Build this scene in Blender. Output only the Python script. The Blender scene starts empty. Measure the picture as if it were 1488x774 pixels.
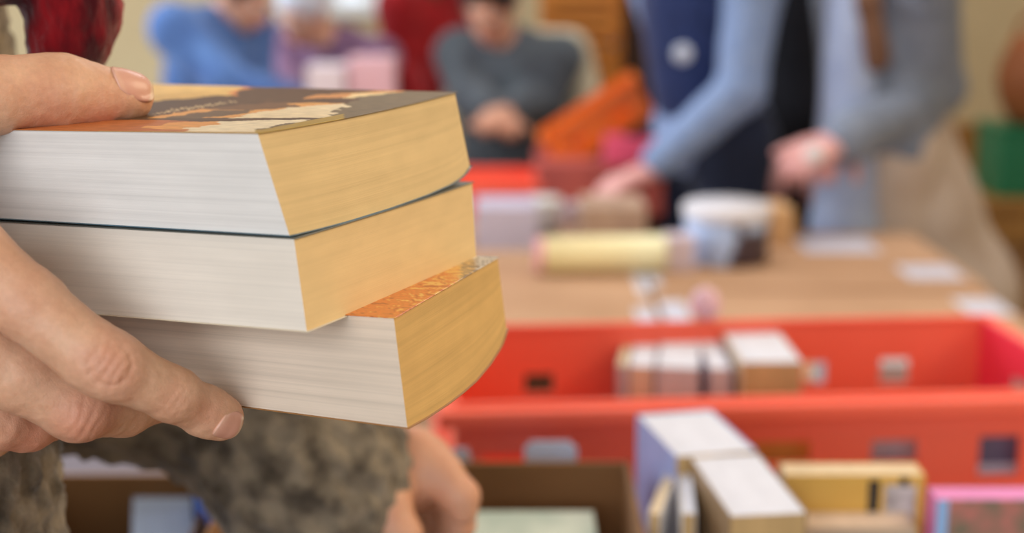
import bpy, math, random
import numpy as np
from mathutils import Vector, Matrix, noise

random.seed(7); RNG = np.random.default_rng(7)
SC = bpy.context.scene
COL = SC.collection

# ------------------------------------------------------------------ camera, world, exposure
CAM_H, PITCH, FPX = 1.35, math.radians(12.5), 1488 * 50 / 36.0
cam_d = bpy.data.cameras.new('camera'); cam = bpy.data.objects.new('camera', cam_d); COL.objects.link(cam)
cam.location = (0, 0, CAM_H); cam.rotation_euler = (math.pi / 2 - PITCH, 0, 0)
cam_d.lens = 50; cam_d.sensor_width = 36; cam_d.sensor_fit = 'HORIZONTAL'; cam_d.clip_start = 0.02
cam_d.dof.use_dof = True; cam_d.dof.focus_distance = 0.552; cam_d.dof.aperture_fstop = 5.0
SC.camera = cam
SC.view_settings.view_transform = 'Standard'; SC.view_settings.look = 'None'
SC.view_settings.gamma = 1; SC.view_settings.use_curve_mapping = False
SC.view_settings.exposure = 0.0

W = bpy.data.worlds.new('world'); SC.world = W; W.use_nodes = True
W.node_tree.nodes['Background'].inputs[0].default_value = (0.80, 0.90, 1.0, 1)
W.node_tree.nodes['Background'].inputs[1].default_value = 0.9

def area(name, loc, target, size, power, color):
    d = bpy.data.lights.new(name, 'AREA'); d.shape = 'RECTANGLE'; d.size, d.size_y = size
    d.energy = power; d.color = color
    o = bpy.data.objects.new(name, d); COL.objects.link(o); o.location = loc
    o.rotation_euler = (Vector(target) - Vector(loc)).to_track_quat('-Z', 'Y').to_euler()
    return o
area('window_daylight', (-3.3, 4.0, 1.9), (0.5, 3.6, 0.9), (2.4, 1.8), 110, (0.72, 0.86, 1.0))
area('warm_hall_lamp', (1.9, 1.2, 2.3), (0, 0.6, 1.2), (1.2, 0.8), 31, (1.0, 0.84, 0.60))
area('front_fill', (-0.9, -1.7, 1.9), (0, 0.6, 1.2), (1.6, 1.4), 35, (0.93, 0.96, 1.0))  # unseen fill light added behind the camera to brighten the held books and hand
for i, (lx, ly) in enumerate([(-1.6, 1.2), (-1.6, 4.4), (0.4, 3.0), (1.9, 4.6)]):
    area('ceiling_lamp', (lx, ly, 2.80), (lx, ly, 0), (1.1, 0.5), 20, (0.98, 0.97, 1.0))

# ------------------------------------------------------------------ helpers
RX = Vector((1, 0, 0)); FW = Vector((0, math.cos(PITCH), -math.sin(PITCH))); UP = Vector((0, math.sin(PITCH), math.cos(PITCH)))
CP = Vector((0, 0, CAM_H))
def P(px, py, d):
    "point seen at pixel px,py, d metres along the viewing axis"
    return CP + FW * d + RX * ((px - 744) * d / FPX) + UP * ((387 - py) * d / FPX)
def ray(px, py): return FW + RX * ((px - 744) / FPX) + UP * ((387 - py) / FPX)
def V(px, py, Y): r = ray(px, py); return CP + r * (Y / r.y)
def G(px, py, z): r = ray(px, py); return CP + r * ((z - CAM_H) / r.z)
def pix(p):
    q = Vector(p) - CP; d = q.dot(FW); return 744 + q.dot(RX) * FPX / d, 387 - q.dot(UP) * FPX / d
def s2l(c):
    c = [x / 255.0 for x in c]
    return tuple(x / 12.92 if x <= 0.04045 else ((x + 0.055) / 1.055) ** 2.4 for x in c) + (1.0,)

def tag(o, label=None, cat=None, group=None, kind=None):
    if label: o['label'] = label
    if cat: o['category'] = cat
    if group: o['group'] = group
    if kind: o['kind'] = kind
    return o
def empty(name, loc=(0, 0, 0), rz=0.0, label=None, cat=None, group=None):
    o = bpy.data.objects.new(name, None); COL.objects.link(o); o.location = loc; o.rotation_euler = (0, 0, rz)
    o.empty_display_size = 0.05
    return tag(o, label, cat, group)
def link(name, me, parent=None):
    o = bpy.data.objects.new(name, me); COL.objects.link(o)
    if parent is not None: o.parent = parent
    return o
def mesh(name, verts, faces, mat, parent=None, smooth=False, world=False):
    "world=True: verts are world coordinates, taken back into the (unrotated) parent's frame"
    me = bpy.data.meshes.new(name)
    v = np.asarray(verts, float)
    if world and parent is not None:
        mw = chain(parent).inverted(); v = v @ np.array(mw.to_3x3()).T + np.array(mw.translation)
    me.from_pydata([tuple(x) for x in v], [], [tuple(int(i) for i in f) for f in faces]); me.update()
    if mat: me.materials.append(mat)
    if smooth: me.polygons.foreach_set('use_smooth', [True] * len(me.polygons))
    return link(name, me, parent)
def chain(o):
    m = Matrix.LocRotScale(o.location, o.rotation_euler, o.scale)
    return chain(o.parent) @ m if o.parent else m

class MB:
    def __init__(s): s.v = []; s.f = []
    def box(s, x0, x1, y0, y1, z0, z1, M=None):
        n = len(s.v); c = [(x, y, z) for z in (z0, z1) for y in (y0, y1) for x in (x0, x1)]
        if M is not None: c = [tuple(M @ Vector(q)) for q in c]
        s.v += c
        s.f += [(n, n+2, n+3, n+1), (n+4, n+5, n+7, n+6), (n, n+1, n+5, n+4), (n+2, n+6, n+7, n+3), (n, n+4, n+6, n+2), (n+1, n+3, n+7, n+5)]
        return s
    def tube(s, pts, r, n=12, closed=False):
        pts = [Vector(p) for p in pts]; m = len(pts); base = len(s.v)
        rr = r if isinstance(r, (list, tuple)) else [r] * m
        for i, p in enumerate(pts):
            t = (pts[(i+1) % m if closed else min(i+1, m-1)] - pts[(i-1) % m if closed else max(i-1, 0)]).normalized()
            a = t.cross(Vector((0, 0, 1)));  a = a if a.length > 0.05 else t.cross(Vector((1, 0, 0))); a.normalize(); b = t.cross(a)
            for k in range(n):
                an = 2 * math.pi * k / n; s.v.append(tuple(p + (a * math.cos(an) + b * math.sin(an)) * rr[i]))
        for i in range(m if closed else m - 1):
            j = (i + 1) % m
            for k in range(n):
                l = (k + 1) % n; s.f.append((base+i*n+k, base+i*n+l, base+j*n+l, base+j*n+k))
        if not closed:
            s.f.append(tuple(base + k for k in range(n))); s.f.append(tuple(base + (m-1)*n + k for k in reversed(range(n))))
        return s
    def lathe(s, prof, n=28, c=(0, 0, 0)):
        base = len(s.v); m = len(prof)
        for r, z in prof:
            for k in range(n): an = 2*math.pi*k/n; s.v.append((c[0]+r*math.cos(an), c[1]+r*math.sin(an), c[2]+z))
        for i in range(m-1):
            for k in range(n): l = (k+1) % n; s.f.append((base+i*n+k, base+i*n+l, base+(i+1)*n+l, base+(i+1)*n+k))
        s.f.append(tuple(base+k for k in reversed(range(n)))); s.f.append(tuple(base+(m-1)*n+k for k in range(n)))
        return s
    def build(s, name, mat, parent=None, bevel=0.0, smooth=False, seg=2):
        o = mesh(name, s.v, s.f, mat, parent, smooth)
        if bevel:
            m = o.modifiers.new('bevel', 'BEVEL'); m.width = bevel; m.segments = seg; m.limit_method = 'ANGLE'
            o.data.polygons.foreach_set('use_smooth', [True] * len(o.data.polygons))
            try:
                wn = o.modifiers.new('wn', 'WEIGHTED_NORMAL'); wn.keep_sharp = True
            except Exception: pass
        return o

# ------------------------------------------------------------------ materials
MATS = {}
def mat(name, rgb, rough=0.6, rgb2=None, scale=8.0, stretch=(1, 1, 1), bump=0.0, bscale=None, spec=0.4, detail=4, lo=0.35, hi=0.65, coat=0.0, metal=0.0, coords='Object', sheen=0.0, sss=0.0):
    if name in MATS: return MATS[name]
    m = bpy.data.materials.new(name); m.use_nodes = True; nt = m.node_tree; b = nt.nodes['Principled BSDF']
    b.inputs['Roughness'].default_value = rough; b.inputs['Specular IOR Level'].default_value = spec
    b.inputs['Metallic'].default_value = metal; b.inputs['Coat Weight'].default_value = coat
    b.inputs['Sheen Weight'].default_value = sheen
    if sss: b.inputs['Subsurface Weight'].default_value = sss; b.inputs['Subsurface Radius'].default_value = (1, .35, .2); b.inputs['Subsurface Scale'].default_value = .006
    tc = nt.nodes.new('ShaderNodeTexCoord'); mp = nt.nodes.new('ShaderNodeMapping'); mp.inputs['Scale'].default_value = stretch
    nt.links.new(tc.outputs[coords], mp.inputs['Vector'])
    nz = nt.nodes.new('ShaderNodeTexNoise'); nz.inputs['Scale'].default_value = scale; nz.inputs['Detail'].default_value = detail
    nt.links.new(mp.outputs[0], nz.inputs['Vector'])
    c1 = s2l(rgb); c2 = s2l(rgb2) if rgb2 else tuple(x * 0.9 for x in c1[:3]) + (1,)
    cr = nt.nodes.new('ShaderNodeValToRGB'); cr.color_ramp.elements[0].position = lo; cr.color_ramp.elements[1].position = hi
    cr.color_ramp.elements[0].color = c1; cr.color_ramp.elements[1].color = c2
    nt.links.new(nz.outputs[0], cr.inputs[0]); nt.links.new(cr.outputs[0], b.inputs['Base Color'])
    if bump:
        bp = nt.nodes.new('ShaderNodeBump'); bp.inputs['Strength'].default_value = min(bump, 1); bp.inputs['Distance'].default_value = 0.002 * max(bump, 1)
        n2 = nz
        if bscale:
            n2 = nt.nodes.new('ShaderNodeTexNoise'); n2.inputs['Scale'].default_value = bscale; n2.inputs['Detail'].default_value = 5
            nt.links.new(mp.outputs[0], n2.inputs['Vector'])
        nt.links.new(n2.outputs[0], bp.inputs['Height']); nt.links.new(bp.outputs[0], b.inputs['Normal'])
    MATS[name] = m; return m
def attr_mat(name, rough=0.4, spec=0.4, noise=0.0, nscale=300, coat=0.0):
    m = bpy.data.materials.new(name); m.use_nodes = True; nt = m.node_tree; b = nt.nodes['Principled BSDF']
    a = nt.nodes.new('ShaderNodeVertexColor'); a.layer_name = 'print'
    b.inputs['Roughness'].default_value = rough; b.inputs['Specular IOR Level'].default_value = spec; b.inputs['Coat Weight'].default_value = coat
    src = a.outputs['Color']
    if noise:
        nz = nt.nodes.new('ShaderNodeTexNoise'); nz.inputs['Scale'].default_value = nscale
        mr = nt.nodes.new('ShaderNodeMapRange'); mr.inputs[3].default_value = 1 - noise; mr.inputs[4].default_value = 1 + noise
        tc = nt.nodes.new('ShaderNodeTexCoord'); nt.links.new(tc.outputs['Object'], nz.inputs['Vector'])
        mx = nt.nodes.new('ShaderNodeVectorMath'); mx.operation = 'SCALE'
        nt.links.new(nz.outputs[0], mr.inputs[0]); nt.links.new(src, mx.inputs[0]); nt.links.new(mr.outputs[0], mx.inputs['Scale']); src = mx.outputs[0]
    nt.links.new(src, b.inputs['Base Color']); return m
def page_mat(name, rgb, dark=0.80, freq=260.0, warm=(1, 1, 1), band=1.0):
    "stacked sheets seen edge-on: uv.y runs through the thickness, uv.x along the edge"
    if name in MATS: return MATS[name]
    m = bpy.data.materials.new(name); m.use_nodes = True; nt = m.node_tree; b = nt.nodes['Principled BSDF']
    b.inputs['Roughness'].default_value = 0.85; b.inputs['Specular IOR Level'].default_value = 0.15
    tc = nt.nodes.new('ShaderNodeTexCoord')
    def nz(sx, sy, det):
        mp = nt.nodes.new('ShaderNodeMapping'); mp.inputs['Scale'].default_value = (sx, sy, 1); nt.links.new(tc.outputs['UV'], mp.inputs[0])
        n = nt.nodes.new('ShaderNodeTexNoise'); n.inputs['Scale'].default_value = 1; n.inputs['Detail'].default_value = det; n.noise_dimensions = '2D'
        nt.links.new(mp.outputs[0], n.inputs['Vector']); return n.outputs[0]
    fine, broad, spots = nz(.9, freq, 3), nz(.5, freq / 12, 2), nz(5, 4, 3)
    def rng(src, a, bb, lo=.3, hi=.7):
        r = nt.nodes.new('ShaderNodeMapRange'); r.inputs[1].default_value = lo; r.inputs[2].default_value = hi; r.inputs[3].default_value = a; r.inputs[4].default_value = bb
        nt.links.new(src, r.inputs[0]); return r.outputs[0]
    def mul(x, y):
        n = nt.nodes.new('ShaderNodeMath'); n.operation = 'MULTIPLY'; nt.links.new(x, n.inputs[0]); nt.links.new(y, n.inputs[1]); return n.outputs[0]
    f = mul(mul(rng(fine, .5 + .5 * dark, 1.0), rng(broad, 1 - 0.10 * band, 1.0, .3, .6)), rng(spots, 0.96, 1.02))
    vm = nt.nodes.new('ShaderNodeVectorMath'); vm.operation = 'SCALE'; vm.inputs[0].default_value = s2l(rgb)[:3]; nt.links.new(f, vm.inputs['Scale'])
    nt.links.new(vm.outputs[0], b.inputs['Base Color'])
    bp = nt.nodes.new('ShaderNodeBump'); bp.inputs['Strength'].default_value = 0.2; bp.inputs['Distance'].default_value = 0.0003
    nt.links.new(fine, bp.inputs['Height']); nt.links.new(bp.outputs[0], b.inputs['Normal'])
    MATS[name] = m; return m

# ------------------------------------------------------------------ signed-distance modelling (bodies, cloth)
def v3(p): return np.array(p, dtype=np.float32)
def cap(a, b, r1, r2=None, sub=False): return ('cap', v3(a), v3(b), r1, r1 if r2 is None else r2, sub)
def ell(c, r, R=None, sub=False): return ('ell', v3(c), v3(r), None if R is None else np.array(R, dtype=np.float32), sub)
def pd(Q, p):
    if p[0] == 'cap':
        a, b, r1, r2 = p[1:5]; ab = b - a; L = float(ab @ ab) + 1e-12
        t = np.clip(((Q - a) @ ab) / L, 0, 1)[..., None]
        return np.linalg.norm(Q - a - t * ab, axis=-1) - (r1 + (r2 - r1) * t[..., 0])
    c, r, R = p[1:4]; q = Q - c
    if R is not None: q = q @ R          # columns of R = local axes
    k0 = np.linalg.norm(q / r, axis=-1); k1 = np.linalg.norm(q / (r * r), axis=-1) + 1e-9
    return k0 * (k0 - 1) / k1
def pbox(p):
    if p[0] == 'cap':
        r = max(p[3], p[4]); return np.minimum(p[1], p[2]) - r, np.maximum(p[1], p[2]) + r
    r = p[2].max(); return p[1] - r, p[1] + r
def smin(a, b, k):
    if k <= 0: return np.minimum(a, b)
    h = np.clip(0.5 + 0.5 * (b - a) / k, 0, 1); return b + (a - b) * h - k * h * (1 - h)
def ev(groups, Q):
    F = np.full(Q.shape[:-1], 1.0, np.float32)
    for prims, kin, kout in groups:
        g = np.full(Q.shape[:-1], 1.0, np.float32)
        for p in prims:
            g = -smin(-g, pd(Q, p), kin) if p[-1] else smin(g, pd(Q, p), kin)
        F = smin(F, g, kout)
    return F
def grid_field(groups, h):
    bs = [pbox(p) for g in groups for p in g[0] if not p[-1]]
    lo = np.min([b[0] for b in bs], 0) - 4 * h; hi = np.max([b[1] for b in bs], 0) + 4 * h
    n = np.ceil((hi - lo) / h).astype(int) + 1
    BIG = 0.2; F = np.full(n, BIG, np.float32)
    def region(a, b, m):
        i0 = np.clip(np.floor((a - m - lo) / h).astype(int), 0, n); i1 = np.clip(np.ceil((b + m - lo) / h).astype(int) + 1, 0, n); return i0, i1
    def pts(i0, i1):
        ax = [lo[k] + h * np.arange(i0[k], i1[k], dtype=np.float32) for k in range(3)]
        return np.stack(np.meshgrid(*ax, indexing='ij'), -1).astype(np.float32)
    for prims, kin, kout in groups:
        gb = [pbox(p) for p in prims if not p[-1]]; m = max(kin, kout) * 1.2 + 3 * h
        g0, g1 = region(np.min([b[0] for b in gb], 0), np.max([b[1] for b in gb], 0), m)
        Gf = np.full(g1 - g0, BIG, np.float32)
        for p in prims:
            a, b = pbox(p); i0, i1 = region(a, b, m); i0 = np.maximum(i0, g0); i1 = np.minimum(i1, g1)
            if (i1 <= i0).any(): continue
            s = tuple(slice(i0[k] - g0[k], i1[k] - g0[k]) for k in range(3)); d = pd(pts(i0, i1), p)
            Gf[s] = -smin(-Gf[s], d, kin) if p[-1] else smin(Gf[s], d, kin)
        s = tuple(slice(g0[k], g1[k]) for k in range(3)); F[s] = smin(F[s], Gf, kout)
    return F, lo
def nets(F, lo, h):
    S = F < 0; n = np.array(F.shape)
    c = np.zeros(n - 1, np.int8)
    for dx in (0, 1):
        for dy in (0, 1):
            for dz in (0, 1): c += S[dx:n[0]-1+dx, dy:n[1]-1+dy, dz:n[2]-1+dz]
    act = (c > 0) & (c < 8); idx = np.full(act.shape, -1, np.int64); I = np.argwhere(act); idx[act] = np.arange(len(I))
    acc = np.zeros((len(I), 3)); cnt = np.zeros(len(I))
    cor = [np.array(x) for x in np.ndindex(2, 2, 2)]
    for a in cor:
        for ax in range(3):
            if a[ax]: continue
            b = a.copy(); b[ax] = 1
            fa = F[tuple((I + a).T)]; fb = F[tuple((I + b).T)]; m = (fa < 0) != (fb < 0)
            t = np.where(m, fa / np.where(m, fa - fb, 1), 0); q = np.tile(a.astype(float), (len(I), 1)); q[:, ax] = t
            acc[m] += q[m]; cnt[m] += 1
    verts = lo + h * (I + acc / cnt[:, None]); faces = []
    for ax in range(3):
        sl0 = [slice(1, -1)] * 3; sl1 = [slice(1, -1)] * 3; sl0[ax] = slice(0, -1); sl1[ax] = slice(1, None)
        A = S[tuple(sl0)]; B = S[tuple(sl1)]
        for flip, mk in ((False, A & ~B), (True, ~A & B)):
            E = np.argwhere(mk)
            if not len(E): continue
            E = E + np.array([0 if k == ax else 1 for k in range(3)])
            u, w = (ax + 1) % 3, (ax + 2) % 3; du = np.zeros(3, int); dw = np.zeros(3, int); du[u] = 1; dw[w] = 1
            q = np.stack([idx[tuple((E - du - dw).T)], idx[tuple((E - dw).T)], idx[tuple(E.T)], idx[tuple((E - du).T)]], 1)
            faces.append(q[:, ::-1] if flip else q)
    return verts, np.concatenate(faces)
def vnormals(v, f):
    n = np.cross(v[f[:, 2]] - v[f[:, 0]], v[f[:, 3]] - v[f[:, 1]]); N = np.zeros_like(v)
    for k in range(4): np.add.at(N, f[:, k], n)
    return N / (np.linalg.norm(N, axis=1, keepdims=True) + 1e-12)
def sines(v, freq, seed=1, n=9):
    r = np.random.default_rng(seed); s = 0
    for i in range(n):
        k = r.normal(size=3); k = k / np.linalg.norm(k) * freq * r.uniform(.6, 1.6); s = s + np.sin(v @ k + r.uniform(0, 6.28))
    return s / n ** .5
def smesh(name, groups, h, material, parent=None, fuzz=0.0, ffreq=300, folds=0.0, foldfreq=30, disp=None, extra=None, ret=False):
    vs, fs, off = [], [], 0
    jobs = [(groups, h)] + (extra or [])
    for g, hh in jobs:
        F, lo = grid_field(g, hh); v, f = nets(F, lo, hh); vs.append(v); fs.append(f + off); off += len(v)
    v = np.concatenate(vs); f = np.concatenate(fs)
    if fuzz or folds or disp:
        N = vnormals(v, f); d = 0
        if fuzz: d = d + fuzz * sines(v, ffreq, 3, 14)
        if folds: d = d + folds * sines(v * np.array([1, 1, .35]), foldfreq, 5)
        if disp: d = d + disp(v, N)
        v = v + N * np.asarray(d)[:, None]
    me = bpy.data.meshes.new(name)
    vv = v
    if parent is not None:
        mw = chain(parent).inverted(); vv = v @ np.array(mw.to_3x3()).T + np.array(mw.translation)
    me.vertices.add(len(vv)); me.vertices.foreach_set('co', vv.astype(np.float32).ravel())
    me.loops.add(len(f) * 4); me.loops.foreach_set('vertex_index', f.astype(np.int32).ravel())
    me.polygons.add(len(f)); me.polygons.foreach_set('loop_start', np.arange(0, len(f) * 4, 4, dtype=np.int32))
    me.update(calc_edges=True); me.validate()
    me.polygons.foreach_set('use_smooth', [True] * len(me.polygons))
    me.materials.append(material)
    o = link(name, me, parent)
    return (o, v) if ret else o
def put_colors(me, cols, layer='print'):
    a = me.color_attributes.new(layer, 'FLOAT_COLOR', 'POINT')
    a.data.foreach_set('color', np.concatenate([cols, np.ones((len(cols), 1))], 1).astype(np.float32).ravel())

# ------------------------------------------------------------------ the room
m_wall = mat('plaster_beige', (208, 190, 150), .9, (200, 180, 140), 2, bump=.15, bscale=60)
m_wall2 = mat('plaster_ochre', (226, 196, 138), .9, (216, 184, 124), 2, bump=.15, bscale=60)
m_floor = mat('floor_boards', (150, 112, 74), .5, (120, 86, 54), 3, (1, 9, 1), bump=.2)
m_ceil = mat('ceiling_paint', (232, 228, 218), .9)
X0, X1, Y0, Y1, ZC = -3.6, 3.4, -2.6, 6.6, 2.9
def slab(name, x0, x1, y0, y1, z0, z1, m, bev=0):
    return tag(MB().box(x0, x1, y0, y1, z0, z1).build(name, m, None, bev), kind='structure')
slab('floor', X0, X1, Y0, Y1, -0.1, 0, m_floor)
slab('ceiling', X0, X1, Y0, Y1, ZC, ZC + .1, m_ceil)
slab('wall_back', X0 - .1, X1 + .1, Y1, Y1 + .1, 0, ZC, m_wall)
slab('wall_right', X1, X1 + .1, Y0, Y1, 0, ZC, m_wall2)
w = MB()
w.box(X0 - .1, X0, Y0, 2.7, 0, ZC).box(X0 - .1, X0, 5.3, Y1, 0, ZC).box(X0 - .1, X0, 2.7, 5.3, 0, 1.0).box(X0 - .1, X0, 2.7, 5.3, 2.6, ZC)
tag(w.build('wall_left', m_wall), kind='structure')
fr = MB()
for y in (2.7, 3.54, 4.38, 5.22): fr.box(X0 - .08, X0 - .03, y, y + .08, 1.0, 2.6)
for z in (1.0, 1.85, 2.52): fr.box(X0 - .078, X0 - .032, 2.7, 5.3, z, z + .07)
m_white = mat('white_paint', (232, 232, 228), .5)
tag(fr.build('window_1', m_white, None, .004), kind='structure')
m_oak = mat('oak_panel', (176, 130, 66), .5, (150, 104, 48), 3, (10, 10, 1.0), bump=.2)
wn = MB()
for i in range(18): wn.box(.9 + i * .14, .9 + i * .14 + .134, Y1 - .025, Y1, 0, .52)
wn.box(.9, 3.4, Y1 - .04, Y1, .52, .57)
tag(wn.build('trim_1', m_oak, None, .003), kind='structure')
tag(MB().box(X0, .9, Y1 - .02, Y1, 0, .12).build('baseboard_back', m_white, None, .004), kind='structure')
# a pale window recess in the back wall
wf = MB(); wx0, wx1 = V(470, 0, Y1).x, V(600, 0, Y1).x
wf.box(wx0, wx0 + .06, Y1 - .05, Y1, 1.12, 2.3).box(wx1 - .06, wx1, Y1 - .05, Y1, 1.12, 2.3).box(wx0, wx1, Y1 - .07, Y1, 1.06, 1.12).box(wx0, wx1, Y1 - .05, Y1, 2.24, 2.3)
wf.box((wx0 + wx1) / 2 - .02, (wx0 + wx1) / 2 + .02, Y1 - .045, Y1, 1.12, 2.24)
w2 = tag(wf.build('window_2', m_white, None, .004), kind='structure')
pm = mat('window_daylight_pane', (225, 232, 240), .2); bs = pm.node_tree.nodes['Principled BSDF']
bs.inputs['Emission Color'].default_value = (.85, .92, 1, 1); bs.inputs['Emission Strength'].default_value = 0.55
MB().box(wx0 + .06, wx1 - .06, Y1 - .02, Y1 - .005, 1.12, 2.24).build('pane', pm, w2)

# ------------------------------------------------------------------ tables, crates, cartons
m_table = mat('table_wood', (186, 150, 122), .45, (170, 134, 106), 2.2, (1, 9, 1), bump=.1)
m_metal = mat('grey_metal', (120, 122, 126), .35, metal=.8)
def table(name, x0, x1, y0, y1, z, label, leg_m):
    t = empty(name, ((x0 + x1) / 2, (y0 + y1) / 2, 0), 0, label, 'table'); hx, hy = (x1 - x0) / 2, (y1 - y0) / 2
    MB().box(-hx, hx, -hy, hy, z - .03, z).build('tabletop', m_table, t, .004)
    MB().box(-hx + .06, hx - .06, -hy + .06, hy - .06, z - .09, z - .03).build('apron', m_table, t, .003)
    for sx in (-1, 1):
        for sy in (-1, 1):
            cx, cy = sx * (hx - .06), sy * (hy - .06)
            MB().tube([(cx, cy, 0), (cx, cy, z - .03)], .02).build('leg', leg_m, t, 0, True)
    return t
TZ = 0.70
table('book_sale_table', -0.62, 0.98, 0.865, 1.92, TZ, 'near trestle table under the red crate and open cartons', m_metal)
table('book_sale_table', -0.50, 0.93, 1.95, 3.16, TZ, 'brown table in mid distance covered with flat cardboard', m_metal)
table('book_sale_table', -1.1, 0.30, 3.25, 4.05, TZ, 'far table behind the mid one, in front of seated people', m_metal)

def plastic(name, rgb, rgb2=None):
    return mat(name, rgb, .38, rgb2, 4, spec=.45, bump=.05, bscale=80)
m_red = plastic('red_plastic', (250, 108, 82), (245, 100, 74))
m_pink = plastic('magenta_plastic', (236, 50, 74))
def wall_with_holes(mb, L, z0, z1, y0, y1, holes, M=None):
    "a wall along x with rectangular holes (x0,x1,z0,z1)"
    hs = sorted(holes); x = -L / 2
    for (a, b, c, d) in hs:
        mb.box(x, a, y0, y1, z0, z1, M); mb.box(a, b, y0, y1, z0, c, M); mb.box(a, b, y0, y1, d, z1, M); x = b
    mb.box(x, L / 2, y0, y1, z0, z1, M)
def crate(name, loc, rz, L, D, H, m, label, holes_f, holes_b, endmat=None):
    t = empty(name, loc, rz, label, 'crate')
    for nm, y0, y1, hh in (('front_wall', -D / 2, -D / 2 + .004, holes_f), ('rear_wall', D / 2 - .004, D / 2, holes_b)):
        w = MB(); wall_with_holes(w, L, 0.004, H, y0, y1, hh); w.build(nm, m, t)
    for s in (-1, 1):
        w = MB(); Mx = Matrix.Translation((s * (L / 2 - .002), 0, 0)) @ Matrix.Rotation(math.pi / 2, 4, 'Z')
        wall_with_holes(w, D - .008, .004, H, -.002, .002, [(-.05, .05, H - .07, H - .04)], Mx)
        w.build('end_wall', endmat if (endmat and s > 0) else m, t)
    MB().box(-L / 2, L / 2, -D / 2, D / 2, 0, .004).build('crate_base', m, t)
    r = MB(); o_ = .016
    for zt, hh in ((H, .016), (H - .10 if H > .15 else H - .04, .006)):
        r.box(-L/2 - o_, L/2 + o_, -D/2 - o_, -D/2 - .0005, zt - hh, zt).box(-L/2 - o_, L/2 + o_, D/2 + .0005, D/2 + o_, zt - hh, zt)
        r.box(-L/2 - o_, -L/2 - .0005, -D/2, D/2, zt - hh, zt).box(L/2 + .0005, L/2 + o_, -D/2, D/2, zt - hh, zt)
    r.box(-L/2 - .001, L/2 + .001, -D/2 - .002, -D/2 + .006, H - .003, H + .004).box(-L/2 - .001, L/2 + .001, D/2 - .006, D/2 + .002, H - .003, H + .004)
    r.build('rim', m, t, .003)
    for k in range(5):
        x = -L/2 + .04 + k * (L - .08) / 4
        MB().box(x - .002, x + .002, -D/2 - .012, -D/2 - .0004, .01, H - .107).build('rib', m, t)
    return t
CRZ = math.radians(4.6)
cf = G(1044, 577, .94); cb = G(1044, 467, .94)
ctr = (cf + cb) / 2; CD = (cb - cf).length; CL = .62; ccx = .245
CC = Vector((ccx, ctr.y, TZ + .002))
def crate_local(px, py, y_local):   # x,z of the pixel on the crate plane y=y_local
    n = Vector((-math.sin(CRZ), math.cos(CRZ), 0)); o = CC + n * y_local; r = ray(px, py)
    t = (o - CP).dot(n) / r.dot(n); q = CP + r * t - CC
    return q.dot(Vector((math.cos(CRZ), math.sin(CRZ), 0))), q.z
def hole(x0, y0, x1, y1, yl):
    a = crate_local(x0, y1, yl); b = crate_local(x1, y0, yl); return (a[0], b[0], a[1], b[1])
hf = [hole(1082, 640, 1180, 674, -CD / 2), hole(1265, 638, 1335, 672, -CD / 2), hole(1420, 632, 1484, 692, -CD / 2), hole(700, 660, 770, 692, -CD/2)]
hb = [hole(762, 541, 804, 570, CD / 2), hole(1166, 524, 1200, 556, CD / 2), hole(1276, 519, 1320, 556, CD / 2)]
crate('plastic_crate', CC, CRZ, CL, CD, .236, m_red, 'long bright red plastic crate with slots, holding standing books', hf, hb, m_pink)

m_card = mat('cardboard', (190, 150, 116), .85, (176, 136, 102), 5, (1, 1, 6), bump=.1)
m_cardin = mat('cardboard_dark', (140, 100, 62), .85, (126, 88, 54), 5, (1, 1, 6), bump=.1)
m_tape = mat('white_tape', (214, 214, 226), .35, (200, 202, 218), 20)
def open_box(name, loc, rz, L, D, H, m, label, cat='box', flaps=True, t_=.004, fm=None):
    t = empty(name, loc, rz, label, cat); w = MB()
    w.box(-L/2, L/2, -D/2, D/2, 0, t_)
    w.box(-L/2, L/2, -D/2, -D/2 + t_, t_, H).box(-L/2, L/2, D/2 - t_, D/2, t_, H)
    w.box(-L/2, -L/2 + t_, -D/2 + t_, D/2 - t_, t_, H).box(L/2 - t_, L/2, -D/2 + t_, D/2 - t_, t_, H)
    w.build('box_body', m, t, .001)
    if flaps:
        for sy in (-1, 1):
            M = Matrix.Translation((0, sy * (D/2 + .001), H)) @ Matrix.Rotation(-sy * math.radians(158 if sy < 0 else 20), 4, 'X')
            MB().box(-L/2 + .004, L/2 - .004, 0, .002, 0, D * (.34 if sy < 0 else .16), M).build('flap', fm or m, t)
    return t
# open carton at left-centre: its far inner wall shows
bx0, bx1 = G(352, 668, .94).x, G(914, 668, .94).x
byf = G(800, 668, .94).y
CARTON = open_box('cardboard_box', ((bx0 + bx1) / 2, byf - .145, TZ + .001), 0, bx1 - bx0, .29, .238, m_cardin, 'open brown carton the sleeved hand reaches into', flaps=False)

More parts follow.
